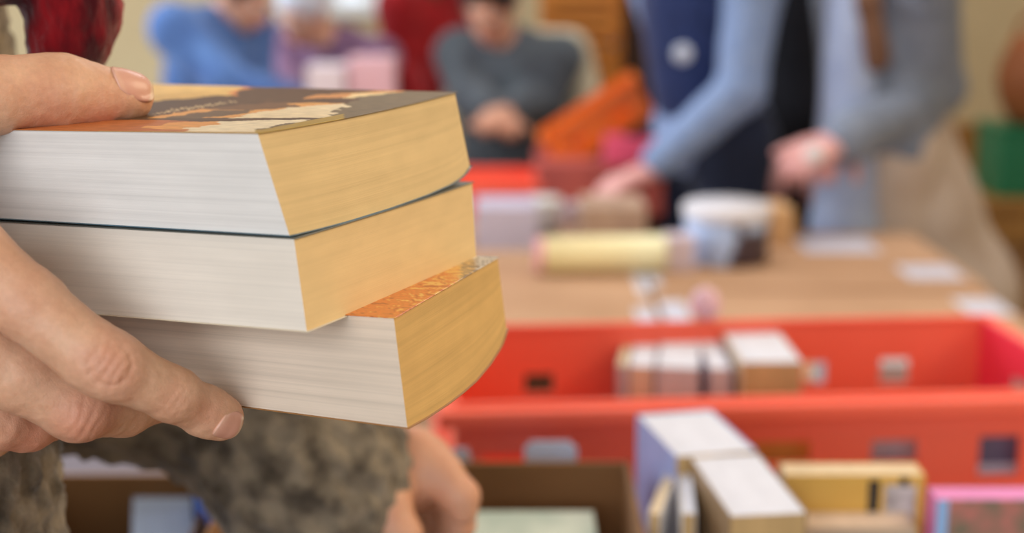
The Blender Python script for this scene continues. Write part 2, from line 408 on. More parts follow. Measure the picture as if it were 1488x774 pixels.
# ------------------------------------------------------------------ book builders
def block_book(name, C, label, pmats, covmats, bow=(0, 0, 0), bowu=(0, 0, 0), prof=None, group=None, n=28, spine_m=None, cover_fn=None, nm=150, cover_pad=0.0006):
    """C: eight corners: C[(u,v,w)] u 0 near corner..1 spine side, v 0 near..1 far, w 0 top..1 bottom (world).
    pmats: (tail material, fore-edge material); covmats: (front, back)"""
    root = empty(name, tuple((C[0, 0, 1] + C[1, 0, 1] + C[0, 1, 1] + C[1, 1, 1]) / 4), 0, label, 'book', group)
    bow = Vector(bow); bowu = Vector(bowu)
    def pos(u, v, w):
        p = Vector((0, 0, 0))
        for (a, b, c), q in C.items(): p += q * ((u if a else 1 - u) * (v if b else 1 - v) * (w if c else 1 - w))
        k = 4 * v * (1 - v)
        if prof: return p + bowu * k * (1 - w) - UP * (float(np.interp(v, prof[0], prof[1])) * w ** 1.3)
        return p + bow * k * w + bowu * k * (1 - w)
    th = (C[0, 0, 1] - C[0, 0, 0]).length; ct = 0.00024 / th
    # page block as a shell of six faces with UVs
    vs, fs, uvs, mi = [], [], [], []
    def sheet(fn, uvfn, a, b, m, flip):
        base = len(vs)
        for i in range(a + 1):
            for j in range(b + 1): vs.append(fn(i / a, j / b))
        for i in range(a):
            for j in range(b):
                q = [(i, j), (i + 1, j), (i + 1, j + 1), (i, j + 1)]
                if flip: q = q[::-1]
                fs.append([base + x * (b + 1) + y for x, y in q]); uvs.extend([uvfn(x / a, y / b) for x, y in q]); mi.append(m)
    e = ct * 1.2; wr = lambda t: e + t * (1 - 2 * e)
    sheet(lambda s, t: pos(s, 0, wr(t)), lambda s, t: (s, t), n, 12, 0, False)          # tail / white edge
    sheet(lambda s, t: pos(0, s, wr(t)), lambda s, t: (s * 1.4, t), n, 12, 1, True)     # fore-edge
    sheet(lambda s, t: pos(s, 1, wr(t)), lambda s, t: (s, t), n, 12, 0, True)
    sheet(lambda s, t: pos(1, s, wr(t)), lambda s, t: (s, t), n, 12, 1, False)
    sheet(lambda s, t: pos(s, t, wr(0)), lambda s, t: (s, t), 6, n, 0, True)
    sheet(lambda s, t: pos(s, t, wr(1)), lambda s, t: (s, t), 6, n, 0, False)
    o = mesh('page_block', vs, fs, pmats[0], root, False, True); o.data.materials.append(pmats[1])
    o.data.polygons.foreach_set('material_index', mi)
    uv = o.data.uv_layers.new(name='UVMap'); uv.data.foreach_set('uv', np.array(uvs, np.float32).ravel())
    o.data.polygons.foreach_set('use_smooth', [False] * len(fs))
    # covers
    pad = cover_pad / 0.12
    def plate(w0, w1, nu, nv):
        v_, f_ = [], []
        for wv in (w0, w1):
            for i in range(nu + 1):
                for j in range(nv + 1):
                    v_.append(pos(-pad + (1 + 2 * pad) * i / nu, -pad + (1 + 2 * pad) * j / nv, wv))
        K = (nu + 1) * (nv + 1); ix = lambda s, i, j: s * K + i * (nv + 1) + j
        for i in range(nu):
            for j in range(nv):
                f_.append((ix(0, i, j), ix(0, i, j + 1), ix(0, i + 1, j + 1), ix(0, i + 1, j)))
                f_.append((ix(1, i, j), ix(1, i + 1, j), ix(1, i + 1, j + 1), ix(1, i, j + 1)))
        for j in range(nv):
            f_.append((ix(0, 0, j), ix(1, 0, j), ix(1, 0, j + 1), ix(0, 0, j + 1))); f_.append((ix(0, nu, j), ix(0, nu, j + 1), ix(1, nu, j + 1), ix(1, nu, j)))
        for i in range(nu):
            f_.append((ix(0, i, 0), ix(0, i + 1, 0), ix(1, i + 1, 0), ix(1, i, 0))); f_.append((ix(0, i, nv), ix(1, i, nv), ix(1, i + 1, nv), ix(0, i + 1, nv)))
        return v_, f_
    big = nm if cover_fn else 30
    v_, f_ = plate(0, ct, big, big); fc = mesh('front_cover', v_, f_, covmats[0], root, True, True)
    if cover_fn: put_colors(fc.data, np.array([cover_fn(*pix(q)) for q in v_]))
    v_, f_ = plate(1 - ct, 1, 30, 30); mesh('back_cover', v_, f_, covmats[1], root, True, True)
    v_, f_ = [], []
    for i, uu in enumerate((1 + pad, 1 + pad + .004)):
        for j in range(11):
            for k in range(21): v_.append(pos(uu, k / 20, j / 10))
    ix = lambda s, j, k: s * 231 + j * 21 + k
    for j in range(10):
        for k in range(20):
            f_.append((ix(0, j, k), ix(0, j, k + 1), ix(0, j + 1, k + 1), ix(0, j + 1, k))); f_.append((ix(1, j, k), ix(1, j + 1, k), ix(1, j + 1, k + 1), ix(1, j, k + 1)))
    mesh('spine', v_, f_, spine_m or covmats[1], root, True, True)
    return root

# ---- the three held books
def corners(n0, f0, l0, n1, f1, l1, lf0=None, lf1=None):
    a, b, c = P(*n0), P(*f0), P(*l0); d, e, g = P(*n1), P(*f1), P(*l1)
    return {(0, 0, 0): a, (0, 1, 0): b, (1, 0, 0): c, (1, 1, 0): (P(*lf0) if lf0 else b + c - a),
            (0, 0, 1): d, (0, 1, 1): e, (1, 0, 1): g, (1, 1, 1): (P(*lf1) if lf1 else e + g - d)}
def inpoly(x, y, poly):
    c = False; n = len(poly)
    for i in range(n):
        (x1, y1), (x2, y2) = poly[i], poly[i - 1]
        if (y1 > y) != (y2 > y) and x < (x2 - x1) * (y - y1) / (y2 - y1) + x1: c = not c
    return c
L1 = lambda c: np.array(s2l(c)[:3])
COVER1 = [  # printed picture of the top cover: later shapes lie on top
    ([(-500, 100), (800, 100), (800, 260), (-500, 260)], (94, 64, 38)),
    ([(150, 100), (372, 126), (330, 138), (225, 147), (150, 150)], (232, 190, 112)),
    ([(330, 134), (372, 125), (366, 128), (332, 140)], (222, 140, 76)),
    ([(440, 139), (560, 131), (640, 131), (560, 137), (520, 141), (440, 144)], (206, 142, 80)),
    ([(505, 137), (565, 133), (548, 138), (515, 143)], (236, 206, 150)),
    ([(520, 142), (575, 133), (700, 120), (720, 150), (380, 190), (480, 168)], (124, 106, 80)),
    ([(225, 168), (300, 157), (440, 149), (502, 150), (484, 171), (260, 171), (215, 172)], (222, 160, 88)),
    ([(300, 157), (420, 147), (440, 155), (360, 160), (310, 159)], (120, 84, 52)),
    ([(330, 172), (420, 156), (503, 150), (484, 171)], (234, 214, 176)),
    ([(230, 172), (320, 160), (375, 160), (330, 168), (260, 174)], (112, 86, 60)),
    ([(-300, 183), (180, 172), (280, 176), (260, 200), (-300, 200)], (190, 112, 62)),
    ([(200, 186), (260, 177), (325, 176), (270, 188)], (226, 158, 84)),
    ([(265, 189), (325, 176), (460, 173), (374, 187), (374, 200), (240, 200)], (238, 222, 190)),
    ([(-300, 172), (484, 171.6), (484, 173.6), (-300, 175)], (96, 70, 48)),
]
def cover1(px, py):
    nv = noise.noise(Vector((px * .03, py * .25, 0))); n2 = noise.noise(Vector((px * .12, py * .6, 4))); jx = 22 * nv + 6 * n2; jy = 1.2 * noise.noise(Vector((px * .025, py * .12, 9)))
    col = None
    for poly, c in COVER1:
        if inpoly(px + jx, py + jy, poly): col = c
    col = L1(col or (112, 84, 56))
    title = False
    for (ax, ay, bx, by) in ((222, 166, 330, 149), (240, 161, 345, 147)):
        if ax < px < bx:
            yy = ay + (by - ay) * (px - ax) / (bx - ax) + 1.2 * math.sin(px * .9) + .6 * math.sin(px * .37)
            if abs(py - yy) < .55: col = L1((214, 186, 140)); title = True
    if not title: col = col * (1 + .22 * noise.noise(Vector((px * .05, py * .9, 2))))
    if px < 372 and py > 189.3 + (px - 30) * .007: col = L1((186, 150, 92))
    if inpoly(px, py, [(370, 189), (384, 187.6), (500, 165), (500, 175), (374, 200)]): col = L1((178, 146, 62))
    return col
m_cov1 = attr_mat('cover_print_brown', .5, .2, .08, 500)
p_white1 = page_mat('pages_white', (232, 229, 224), .86, 240)
p_white2 = page_mat('pages_offwhite', (232, 222, 208), .88, 300, band=.6)
p_white3 = page_mat('pages_cream', (226, 208, 188), .82, 200, band=1.4)
p_fore1 = page_mat('fore_edge_tan', (232, 202, 150), .86, 150)
p_fore2 = page_mat('fore_edge_tan_smooth', (234, 202, 150), .93, 150, band=.4)
p_fore3 = page_mat('fore_edge_golden', (224, 184, 120), .86, 170, band=1.2)
m_teal = mat('teal_card', (74, 112, 130), .4, (88, 100, 104), 12)
m_tealdark = mat('dark_card', (58, 70, 84), .4)
m_olive = mat('gold_card', (206, 176, 90), .45)
BD = .5
c1 = corners((374, 193, .500), (661, 134, .645), (-125, 186, .594), (421, 343, .503), (683, 242, .648), (-95, 312, .597), lf0=(205, 122, .735))
block_book('paperback_book', c1, 'topmost of the three held paperbacks, under the thumb, brown picture cover', (p_white1, p_fore1), (m_cov1, m_teal),
           prof=((-.05, 0, .13, .267, .494, .714, .86, .928, .97, 1, 1.05), (0, 0, .0016, .0030, .0045, .0052, .0048, .0039, .0024, 0, 0)), bowu=UP * -.0012, cover_fn=cover1)
c2 = corners((427, 346, .5035), (686, 264, .650), (-90, 316, .598), (446, 482, .500), (692, 373, .645), (-60, 440, .593))
block_book('paperback_book', c2, 'middle one of the three held paperbacks, smooth tan edge', (p_white2, p_fore2), (mat('greyish_card', (112, 112, 104), .5), mat('cream_card', (226, 210, 184), .5)),
           prof=((-.05, 0, .25, .5, .75, .9, 1, 1.05), (0, 0, .0008, .0014, .0018, .0014, 0, 0)), bowu=UP * -.0005)
m_cov3 = attr_mat('cover_print_orange', .28, .5, .1, 500)
def cover3(px, py):
    a = noise.noise(Vector((px * .035, py * .13, 3))); n = noise.noise(Vector((px * .09 + 3 * a, py * .35, 0))); n2 = noise.noise(Vector((px * .3, py * .9, 5)))
    if px > 692 + 8 * n: return L1((232, 222, 208)) if n2 > -.15 else L1((130, 116, 100))
    if px > 668 + 14 * n: return L1((140, 116, 90)) if n > -.1 else L1((222, 186, 120))
    if n + .3 * n2 + (px - 610) * .0035 > .22: return L1((238, 190, 100))
    if n < -.34: return L1((178, 92, 36))
    return L1((220, 126, 50)) * (1 + .25 * n2)
c3 = corners((572, 461, .517), (723, 373, .643), (40, 426, .612), (592, 622, .515), (736, 478, .640), (70, 554, .610))
block_book('paperback_book', c3, 'lowest of the three held paperbacks, jutting right, orange patterned cover', (p_white3, p_fore3), (m_cov3, mat('tan_card', (170, 120, 70), .5)),
           prof=((-.05, 0, .17, .346, .5, .644, .8, .93, .975, 1, 1.05), (0, 0, .0034, .0062, .0079, .0088, .0078, .0052, .0026, 0, 0)), cover_fn=cover3, nm=190)

# ------------------------------------------------------------------ standing / lying paperbacks elsewhere
def std_book(loc, rot, w, t, h, pm, cm, label, group=None, name='paperback_book', hard=False, fore=None):
    "local: x thickness, y page width (spine at +y), z height"
    root = empty(name, loc, 0, label, 'book', group); root.rotation_euler = rot
    c = .0016 if hard else .0008
    vs, fs, uvs, mi = [], [], [], []
    x0, x1, y0, y1, z0, z1 = -t/2 + c, t/2 - c, -w/2 + .001, w/2 - c, .001, h - .001
    def q(pts, m): b = len(vs); vs.extend(pts); fs.append([b, b+1, b+2, b+3]); uvs.extend([(0, 0), (1, 0), (1, 1), (0, 1)]); mi.append(m)
    q([(x0, y1, z1), (x0, y0, z1), (x1, y0, z1), (x1, y1, z1)], 0); q([(x0, y0, z0), (x0, y1, z0), (x1, y1, z0), (x1, y0, z0)], 0)
    q([(x1, y0, z0), (x1, y0, z1), (x0, y0, z1), (x0, y0, z0)], 1); q([(x0, y1, z0), (x0, y1, z1), (x1, y1, z1), (x1, y1, z0)], 1)
    q([(x0, y0, z0), (x0, y0, z1), (x0, y1, z1), (x0, y1, z0)], 0); q([(x1, y1, z0), (x1, y1, z1), (x1, y0, z1), (x1, y0, z0)], 0)
    o = mesh('page_block', vs, fs, pm, root); o.data.materials.append(fore or pm); o.data.polygons.foreach_set('material_index', mi)
    uv = o.data.uv_layers.new(name='UVMap'); uv.data.foreach_set('uv', np.array(uvs, np.float32).ravel())
    m = MB(); e = .002 if hard else 0
    m.box(-t/2, -t/2 + c, -w/2 - e, w/2, 0, h + e).box(t/2 - c, t/2, -w/2 - e, w/2, 0, h + e).box(-t/2 + c, t/2 - c, w/2 - c, w/2, 0, h + e)
    m.build('cover', cm, root, .0003)
    return root
pg_bright = page_mat('pages_bright', (222, 224, 236), .93, 160, band=.4)
pg_tan = page_mat('pages_tan', (206, 172, 120), .86, 120)
pg_cream = page_mat('pages_warm', (228, 206, 172), .86, 120)
def card(n, c, c2=None, sc=30): return mat(n, c, .4, c2, sc)

# low flat carton below the near books on the right
flat = empty('cardboard_box', (.36, 1.03, TZ + .001), 0, 'low closed carton carrying the books in front of the red crate', 'box')
MB().box(-.24, .28, -.17, .12, 0, .062).build('box_body', m_card, flat, .002)
MB().box(-.24, .28, -.045, .005, .062, .0625).build('tape', m_tape, flat)
FZ = TZ + .0645
def book_from_top(quad, ztop, zbase, **k):
    "stand a book with the given top-edge quad (far-left, far-right, near-right, near-left pixels)"
    a, b, c, d = [G(x, y, ztop) for x, y in quad]
    near = (c + d) / 2; far = (a + b) / 2; ax = (far - near); L = ax.length
    ang = math.atan2(ax.y, ax.x) - math.pi / 2
    tdir = Vector((math.cos(ang), math.sin(ang), 0)); t = (abs((b - a).dot(tdir)) + abs((c - d).dot(tdir))) / 2
    m = (near + far) / 2
    return std_book((m.x, m.y, zbase), (0, 0, ang), L, t, ztop - zbase, **k)
book_from_top([(919, 598), (1040, 598), (1096, 653), (985, 662)], .97, FZ, pm=pg_bright, cm=card('lavender_card', (152, 162, 208)), label='thick white-edged paperback nearest the red rim, blue cover on its left', fore=pg_tan)
book_from_top([(1003, 664), (1100, 655), (1172, 742), (1062, 750)], .968, FZ, pm=pg_bright, cm=card('umber_card', (150, 122, 90)), label='thick paperback at front, white top edge and tan fore-edge', fore=pg_tan)
book_from_top([(986, 672), (1000, 672), (1014, 744), (988, 746)], .955, FZ, pm=pg_bright, cm=card('white_card', (232, 228, 226)), label='thin white paperback upright beside the thick one at front', fore=pg_tan)
lb = book_from_top([(966, 688), (984, 684), (962, 742), (940, 748)], .948, FZ, pm=pg_cream, cm=card('white_card', (232, 228, 226)), label='thin paperback leaning away left of the thin upright one', fore=pg_tan)

# books standing inside the red crate
crate_base_z = TZ + .008
crb = [
    ([(906, 492), (922, 492), (912, 530), (896, 530)], .915, card('navy_card', (52, 70, 120)), pg_cream, 'dark blue paperback, first at the left of the row in the red crate'),
    ([(924, 490), (958, 489), (950, 531), (914, 531)], .916, card('white_card', (232, 228, 226)), pg_bright, 'cream-sided paperback second from the left in the red crate'),
    ([(960, 489), (1020, 488), (1016, 533), (954, 533)], .918, card('grey_card', (180, 176, 190)), pg_bright, 'pale grey paperback in the middle of the row in the red crate'),
    ([(1022, 488), (1032, 488), (1074, 534), (1020, 534)], .918, card('lilac_card', (200, 190, 210)), pg_bright, 'lilac paperback touching the thick tan one in the red crate'),
]
for quad, zt, cm, pm_, lab in crb:
    book_from_top(quad, zt, crate_base_z, pm=pm_, cm=cm, label=lab, fore=pg_cream if 'cream' in lab else page_mat('pages_grey', (214, 204, 200), .9, 60))
book_from_top([(1046, 474), (1126, 474), (1166, 524), (1078, 526)], .928, crate_base_z, pm=pg_bright, cm=card('cream_cover', (222, 204, 172)), label='thick tan paperback at the right end of the row in the red crate', fore=pg_tan)
# short books behind the front slots of the crate (seen through them)
def crate_pt(x, y, z): c, s = math.cos(CRZ), math.sin(CRZ); return (CC.x + x * c - y * s, CC.y + x * s + y * c, z)
for (hx, cmn, col, lab, t) in ((0, 'ochre_spine', (196, 140, 62), 'ochre book seen through the slot behind the thick white book', .16), (1, 'grey_spine', (170, 160, 166), 'grey book seen through the crate slot right of the ochre one', .07), (2, 'slate_spine', (96, 92, 116), 'slate and white book seen through the right-hand crate slot', .08)):
    h_ = hf[hx]; xc = (h_[0] + h_[1]) / 2
    b = std_book(crate_pt(xc, -CD/2 + .035, crate_base_z), (0, 0, CRZ + math.pi / 2), (h_[1] - h_[0]) + .03, .03, .183 if hx < 2 else .188, pg_cream, card(cmn, col, sc=60), lab)
    if hx == 2:
        MB().box(-.0155, -.0151, -.045, .045, .0, .152).build('printed_label', m_tape, b)

# lying yellow book and others, right of the thick book (spines to the camera)
def lying(cx, cy, z, L, Dp, T, pm_, cm, label, rz=0, prints=(), toppage=False, parent_name='paperback_book'):
    root = empty(parent_name, (cx, cy, z), rz, label, 'book'); c = .001
    vs = MB().box(-L/2 + .001, L/2 - .001, -Dp/2 + c, Dp/2 - .001, c, T - c)
    o = vs.build('page_block', pm_, root)
    uv = o.data.uv_layers.new(name='UVMap'); uv.data.foreach_set('uv', np.array([(0, 0), (1, 0), (1, 1), (0, 1)] * 6, np.float32).ravel())
    MB().box(-L/2, L/2, -Dp/2, Dp/2, 0, c).box(-L/2, L/2, -Dp/2, Dp/2, T - c, T).box(-L/2, L/2, -Dp/2, -Dp/2 + c, c, T - c).build('cover', cm, root, .0003)
    for (x0, x1, z0, z1, m) in prints:
        MB().box(-L/2 + x0 * L, -L/2 + x1 * L, -Dp/2 - .0003, -Dp/2 - .0001, z0 * T, z1 * T).build('printed_label', m, root)
    return root
m_black = mat('black_ink', (38, 34, 34), .5)
m_cream = card('cream_card2', (236, 214, 176)); m_yell = card('yellow_card', (226, 182, 92), (216, 168, 80), 20)
# standing books: page edge up (cream strip), yellow front cover facing the camera
def facing_book(px0, px1, pytop, pybot, ztop, T, pm_, cm, label, prints=(), zbase=FZ):
    a, b = G(px0, pybot, ztop), G(px1, pybot, ztop); f = G((px0 + px1) / 2, pytop, ztop)
    L = b.x - a.x; dep = f.y - a.y; h = ztop - zbase
    root = empty('paperback_book', ((a.x + b.x) / 2, (a.y + f.y) / 2, zbase), 0, label, 'book')
    o = MB().box(-L/2 + .001, L/2 - .0016, -dep/2 + .001, dep/2 - .001, .001, h - .0005).build('page_block', pm_, root)
    uv = o.data.uv_layers.new(name='UVMap'); uv.data.foreach_set('uv', np.array([(0, 0), (0, 1), (1, 1), (1, 0)] * 6, np.float32).ravel())
    MB().box(-L/2, L/2, -dep/2, -dep/2 + .001, 0, h).box(-L/2, L/2, dep/2 - .001, dep/2, 0, h).box(L/2 - .0015, L/2, -dep/2 + .001, dep/2 - .001, 0, h).build('cover', cm, root, .0003)
    for (x0, x1, z0, z1, m) in prints:
        MB().box(-L/2 + x0 * L, -L/2 + x1 * L, -dep/2 - .0004, -dep/2 - .0001, h - z1, h - z0).build('printed_label', m, root)
    return root
m_lab = mat('pale_label', (206, 198, 196), .5, (150, 140, 140), 90)
facing_book(1140, 1345, 672, 690, .955, .03, pg_cream, m_yell, 'yellow-fronted book with black figure and pale label, behind a cream block', [(.60, .68, .004, .03, m_black), (.72, .94, .008, .04, m_lab), (.82, .88, .002, .009, m_black)])
facing_book(1172, 1332, 740, 766, .925, .03, page_mat('pages_pinkish', (224, 200, 180), .9, 90), card('beige_card', (200, 176, 150)), 'low beige book directly in front of the yellow-fronted book')
m_pinkc = card('pink_card', (226, 110, 176)); m_mix = mat('printed_cover_mix', (196, 120, 110), .5, (104, 112, 90), 60, lo=.3, hi=.7)
facing_book(1362, 1530, 706, 726, .948, .03, card('pink_pages', (226, 128, 190)), m_mix, 'pink-topped book with mottled red and green cover at right', [(-.0, .10, .0, .06, card('skyblue_card', (150, 190, 236)))])

# books inside the open carton
TB = .915; yb = G(730, 742, TB).y - .065; xb0, xb1 = G(585, 760, TB).x, G(864, 756, TB).x
b = lying((xb0 + xb1) / 2, yb, TB - .03, xb1 - xb0, .13, .03, pg_cream, mat('seafoam_cover', (192, 198, 180), .5, (164, 176, 160), 25), 'pale green book lying in the carton under the reaching hand')
lying((xb0 + xb1) / 2 - .01, yb - .004, TZ + .0065, .15, .12, TB - .0315 - TZ - .0065, pg_tan, card('tan_bundle', (170, 130, 90)), 'thick tan book under the pale green book in the carton')
# tabs of index cards poking up between carton and crate
for (x0, x1, y0, y1, l) in ((762, 838, 641, 700, 'small white card tab standing behind the open carton'), (655, 684, 652, 700, 'narrow white tab behind the open carton, beside the hand')):
    yy = byf + .02; a, bb = V(x0, y0, yy), V(x1, y1, yy)
    t = MB(); w_ = bb.x - a.x
    t.v = [(0, 0, TZ + .001), (w_, 0, TZ + .001), (w_, 0, a.z - .006), (w_ * .86, 0, a.z), (w_ * .14, 0, a.z), (0, 0, a.z - .006)]
    t.v += [(x, .0012, z) for x, y, z in t.v]
    t.f = [(0, 1, 2, 3, 4, 5), (11, 10, 9, 8, 7, 6)] + [(i, 6 + i, 6 + (i + 1) % 6, (i + 1) % 6) for i in range(6)]
    o = t.build('index_card', mat('blue_white_card', (206, 216, 240), .5)); o.location = (a.x, yy, 0); tag(o, l, 'card')

# left carton under the sleeve, white inner flap, with books in it
lx0, lx1 = G(40, 690, .90).x, G(330, 690, .90).x; ly = G(180, 690, .90).y
open_box('cardboard_box', ((lx0 + lx1) / 2, ly - .12, TZ + .001), 0, lx1 - lx0, .24, .20, mat('brown_box', (120, 84, 46), .85, (104, 70, 36), 6), 'dark brown carton below the sleeve at far left', flaps=True, fm=mat('lilac_white_flap', (190, 184, 200), .6))
g = G(245, 745, .88)
std_book((g.x, g.y - .02, TZ + .007), (0, 0, math.radians(14)), .13, .05, .175, page_mat('pages_bluegrey', (140, 152, 172), .9, 100), card('bluegrey_card', (150, 166, 190)), 'blue-grey book standing in the dark brown carton')
g = G(303, 712, .92)
std_book((g.x + .012, g.y - .0, TZ + .002), (0, 0, math.radians(20)), .14, .03, .215, page_mat('pages_blue', (60, 110, 200), .9, 100), card('cobalt_card', (48, 104, 206)), 'bright cobalt blue book between the two open cartons')
g = G(352, 770, .90)
std_book((g.x + .004, g.y - .05, TZ + .002), (0, 0, math.radians(12)), .10, .016, .195, pg_cream, card('amber_card', (230, 160, 70)), 'amber book in front of the cobalt blue one')

# ------------------------------------------------------------------ flat cartons and small goods on the mid table
def flat_carton(x0, x1, y0, y1, h, label, tapes, z=TZ + .001):
    t = empty('flat_carton', ((x0 + x1) / 2, (y0 + y1) / 2, z), 0, label, 'carton', 'flat cartons on the mid table'); hx, hy = (x1 - x0) / 2, (y1 - y0) / 2
    MB().box(-hx, hx, -hy, -.002, 0, h).box(-hx, hx, .002, hy, 0, h).box(-hx + .004, hx - .004, -.002, .002, 0, h - .003).build('box_body', m_card, t, .002)
    for (a, b, c, d) in tapes: MB().box(a - (x0 + x1) / 2, b - (x0 + x1) / 2, c - (y0 + y1) / 2, d - (y0 + y1) / 2, h, h + .0006).build('tape', m_tape, t)
    return t
q = lambda px, py, z=TZ + .031: G(px, py, z)
a = q(915, 408); b2 = q(955, 462)
flat_carton(-.30, .255, 2.02, 2.95, .03, 'pinkish-brown flat carton, left one on the mid table', [(.215, .25, 2.25, 2.45), (.235, .255, 2.55, 2.75)])
flat_carton(.262, .885, 2.02, 2.58, .03, 'front flat carton on the right half of the mid table', [(.263, .31, 2.20, 2.50), (.80, .88, 2.40, 2.52)])
flat_carton(.262, .90, 2.60, 3.14, .03, 'rear flat carton on the right half of the mid table', [(.262, .285, 2.62, 2.72), (.77, .88, 2.68, 2.80), (.62, .78, 2.93, 3.08)])
for (x0, x1, y0, h_, c, lab) in ((-.10, .30, 1.70, .14, (84, 62, 44), 'dark brown carton in the gap behind the red crate'), (.40, .66, 1.72, .14, (176, 172, 176), 'pale grey carton in the gap behind the red crate')):
    t = empty('cardboard_box', ((x0 + x1) / 2, y0 + .05, TZ + .001), CRZ * .8, lab, 'box'); hx = (x1 - x0) / 2
    MB().box(-hx, hx, -.045, .045, 0, h_).build('box_body', mat('gap_carton_' + ('dark' if x0 < 0 else 'pale'), c, .8), t, .002)
    MB().box(-hx, hx, -.012, .012, h_, h_ + .0005).build('tape', m_tape, t)
# card markers along the crate rim
def box_thing(name, px0, px1, py0, py1, Y, dep, m, label, cat, zb=TZ + .0315, lid=None, bev=.004):
    a, b = V(px0, py0, Y), V(px1, py1, Y); z0 = zb if zb is not None else b.z
    root = empty(name, ((a.x + b.x) / 2, Y + dep / 2, z0), 0, label, cat); hx = (b.x - a.x) / 2; h = max(a.z - z0, .02)
    MB().box(-hx, hx, -dep / 2, dep / 2, 0, h).build('body', m, root, bev)
    if lid: MB().box(-hx - .003, hx + .003, -dep / 2 - .003, dep / 2 + .003, h + .0005, h + .014).build('lid', lid, root, .003)
    return root
m_ye = mat('pale_yellow_paper', (248, 238, 190), .6, (244, 230, 176), 10)
m_wh = mat('white_card_box', (238, 238, 242), .5)
# pale yellow roll with pink end
yr = empty('paper_roll', tuple(G(880, 400, TZ + .032)), math.radians(3), 'pale yellow roll with a pink end on the flat carton', 'roll')
rl = .24; rr = .036
MB().tube([(-rl / 2, .03, rr), (rl / 2, .03, rr)], rr, 28).build('wrapper', m_ye, yr, 0, True)
for f_ in yr.children: pass
MB().tube([(-rl / 2 - .014, .03, rr), (-rl / 2 + .002, .03, rr)], rr * .96, 28).build('end_cap', mat('pink_paper', (236, 170, 176), .6), yr)
# white tub and flat white box at left
box_thing('white_box', 690, 780, 300, 336, 3.02, .14, mat('lavender_box', (206, 200, 222), .5), 'low lavender-white box beside the white tub', 'box', zb=TZ + .001)
tb = empty('white_tub', tuple(G(788, 346, TZ + .001) + Vector((0, .05, 0))), 0, 'small round white tub on the mid table', 'tub')
MB().lathe([(.036, 0), (.042, .004), (.046, .066), (.046, .07)]).build('body', m_wh, tb, 0, True)
MB().lathe([(.049, .0705), (.049, .082), (.046, .086)]).build('lid', m_white, tb, 0, True)
# tape-roll stack: blue-white mug-like cylinder pair with white lid
g = G(1062, 388, TZ + .032)
tin = empty('biscuit_tin', (g.x, g.y + .075, TZ + .032), 0, 'round tin with white lid, pale blue and dark sides', 'tin')
MB().lathe([(.084, 0), (.086, .004), (.086, .088), (.084, .09)], 40).build('body', mat('blue_dark_print', (176, 196, 232), .4, (70, 56, 64), 9, lo=.5, hi=.56), tin, 0, True)
MB().lathe([(.089, .0905), (.090, .098), (.090, .112), (.084, .117)], 40).build('lid', mat('lid_white', (226, 224, 230), .4), tin, 0, True)
box_thing('small_carton', 1088, 1152, 304, 350, 3.0, .12, mat('tan_carton', (214, 170, 122), .8), 'tan carton standing behind the round tin', 'box')
box_thing('sticky_note_pad', 968, 1010, 345, 378, 2.74, .06, mat('pinkish_paper', (212, 196, 206), .7), 'small pale pad left of the round tin', 'pad')
sh = empty('paper_cup', tuple(G(835, 330, TZ + .001) + Vector((0, .03, 0))), 0, 'small grey-pink cup between white tub and roll', 'cup')
MB().lathe([(.026, 0), (.034, .05), (.034, .052), (.031, .052), (.024, .006)]).build('body', mat('cup_paper', (200, 180, 186), .6), sh, 0, True)
box_thing('paper_stack', 846, 940, 300, 324, 3.02, .16, mat('kraft_paper', (190, 160, 136), .8, (170, 140, 120), 30), 'stack of kraft paper behind the yellow roll', 'paper', zb=TZ + .001)
# peg on the red rim near the row of books
pg = G(1040, 462, .945)
o = MB().lathe([(.008, 0), (.016, .006), (.018, .02), (.012, .032), (.003, .036)], 20).build('table_marker', mat('pink_white', (220, 180, 190), .5), None, 0, True)
o.location = (G(1036, 476, .948).x, crate_pt(0, CD / 2, 0)[1] + .004, .9425); tag(o, 'small pinkish knob on the far red rim above the books', 'knob')

# second red crate on the far table, orange crate, pink folder
crate('plastic_crate', (V(715, 280, 3.65).x, 3.62, TZ + .001), 0, .22, .26, .085, m_red, 'small red crate on the far table by the grey-clad person', [], [])
m_or = plastic('orange_plastic', (238, 120, 30), (226, 104, 22))
oc = empty('orange_crate', tuple(V(880, 205, 3.75)), 0, 'tilted orange crate leaning behind the reaching hand', 'crate'); oc.rotation_euler = (0, math.radians(-33), 0)
w = MB(); w.box(-.14, .14, -.10, .10, 0, .004)
for s in (-1, 1): wall_with_holes(w, .28, .004, .10, s * .098 - .002, s * .098 + .002, [(-.09, -.03, .03, .06), (.03, .09, .03, .06)])
w.box(-.14, -.136, -.096, .096, .004, .10).box(.136, .14, -.096, .096, .004, .10); w.build('crate_body', m_or, oc)
w = MB(); w.box(-.15, .15, -.11, -.1005, .09, .102).box(-.15, .15, .1005, .11, .09, .102).box(-.15, -.1405, -.1, .1, .09, .102).box(.1405, .15, -.1, .1, .09, .102); w.build('rim', m_or, oc, .002)
oc.location.z = V(884, 200, 3.72).z; oc.location.y = 3.72
st = box_thing('red_box', 780, 965, 238, 262, 3.50, .34, mat('dull_red_box', (196, 96, 84), .6, (170, 80, 74), 10), 'low dull red box under the orange crate', 'box', zb=TZ + .001)
fo = empty('pink_folder', tuple(V(914, 236, 3.44)), math.radians(8), 'bright pink folder by the denim sleeve', 'folder')
MB().box(-.062, .062, -.008, .008, 0, .065).box(-.062, -.01, -.002, .002, .065, .075).build('folder_body', mat('hot_pink', (240, 90, 124), .5), fo, .002)
fo.location.z = TZ + .001 + .07; fo.location.z = V(914, 238, 3.44).z

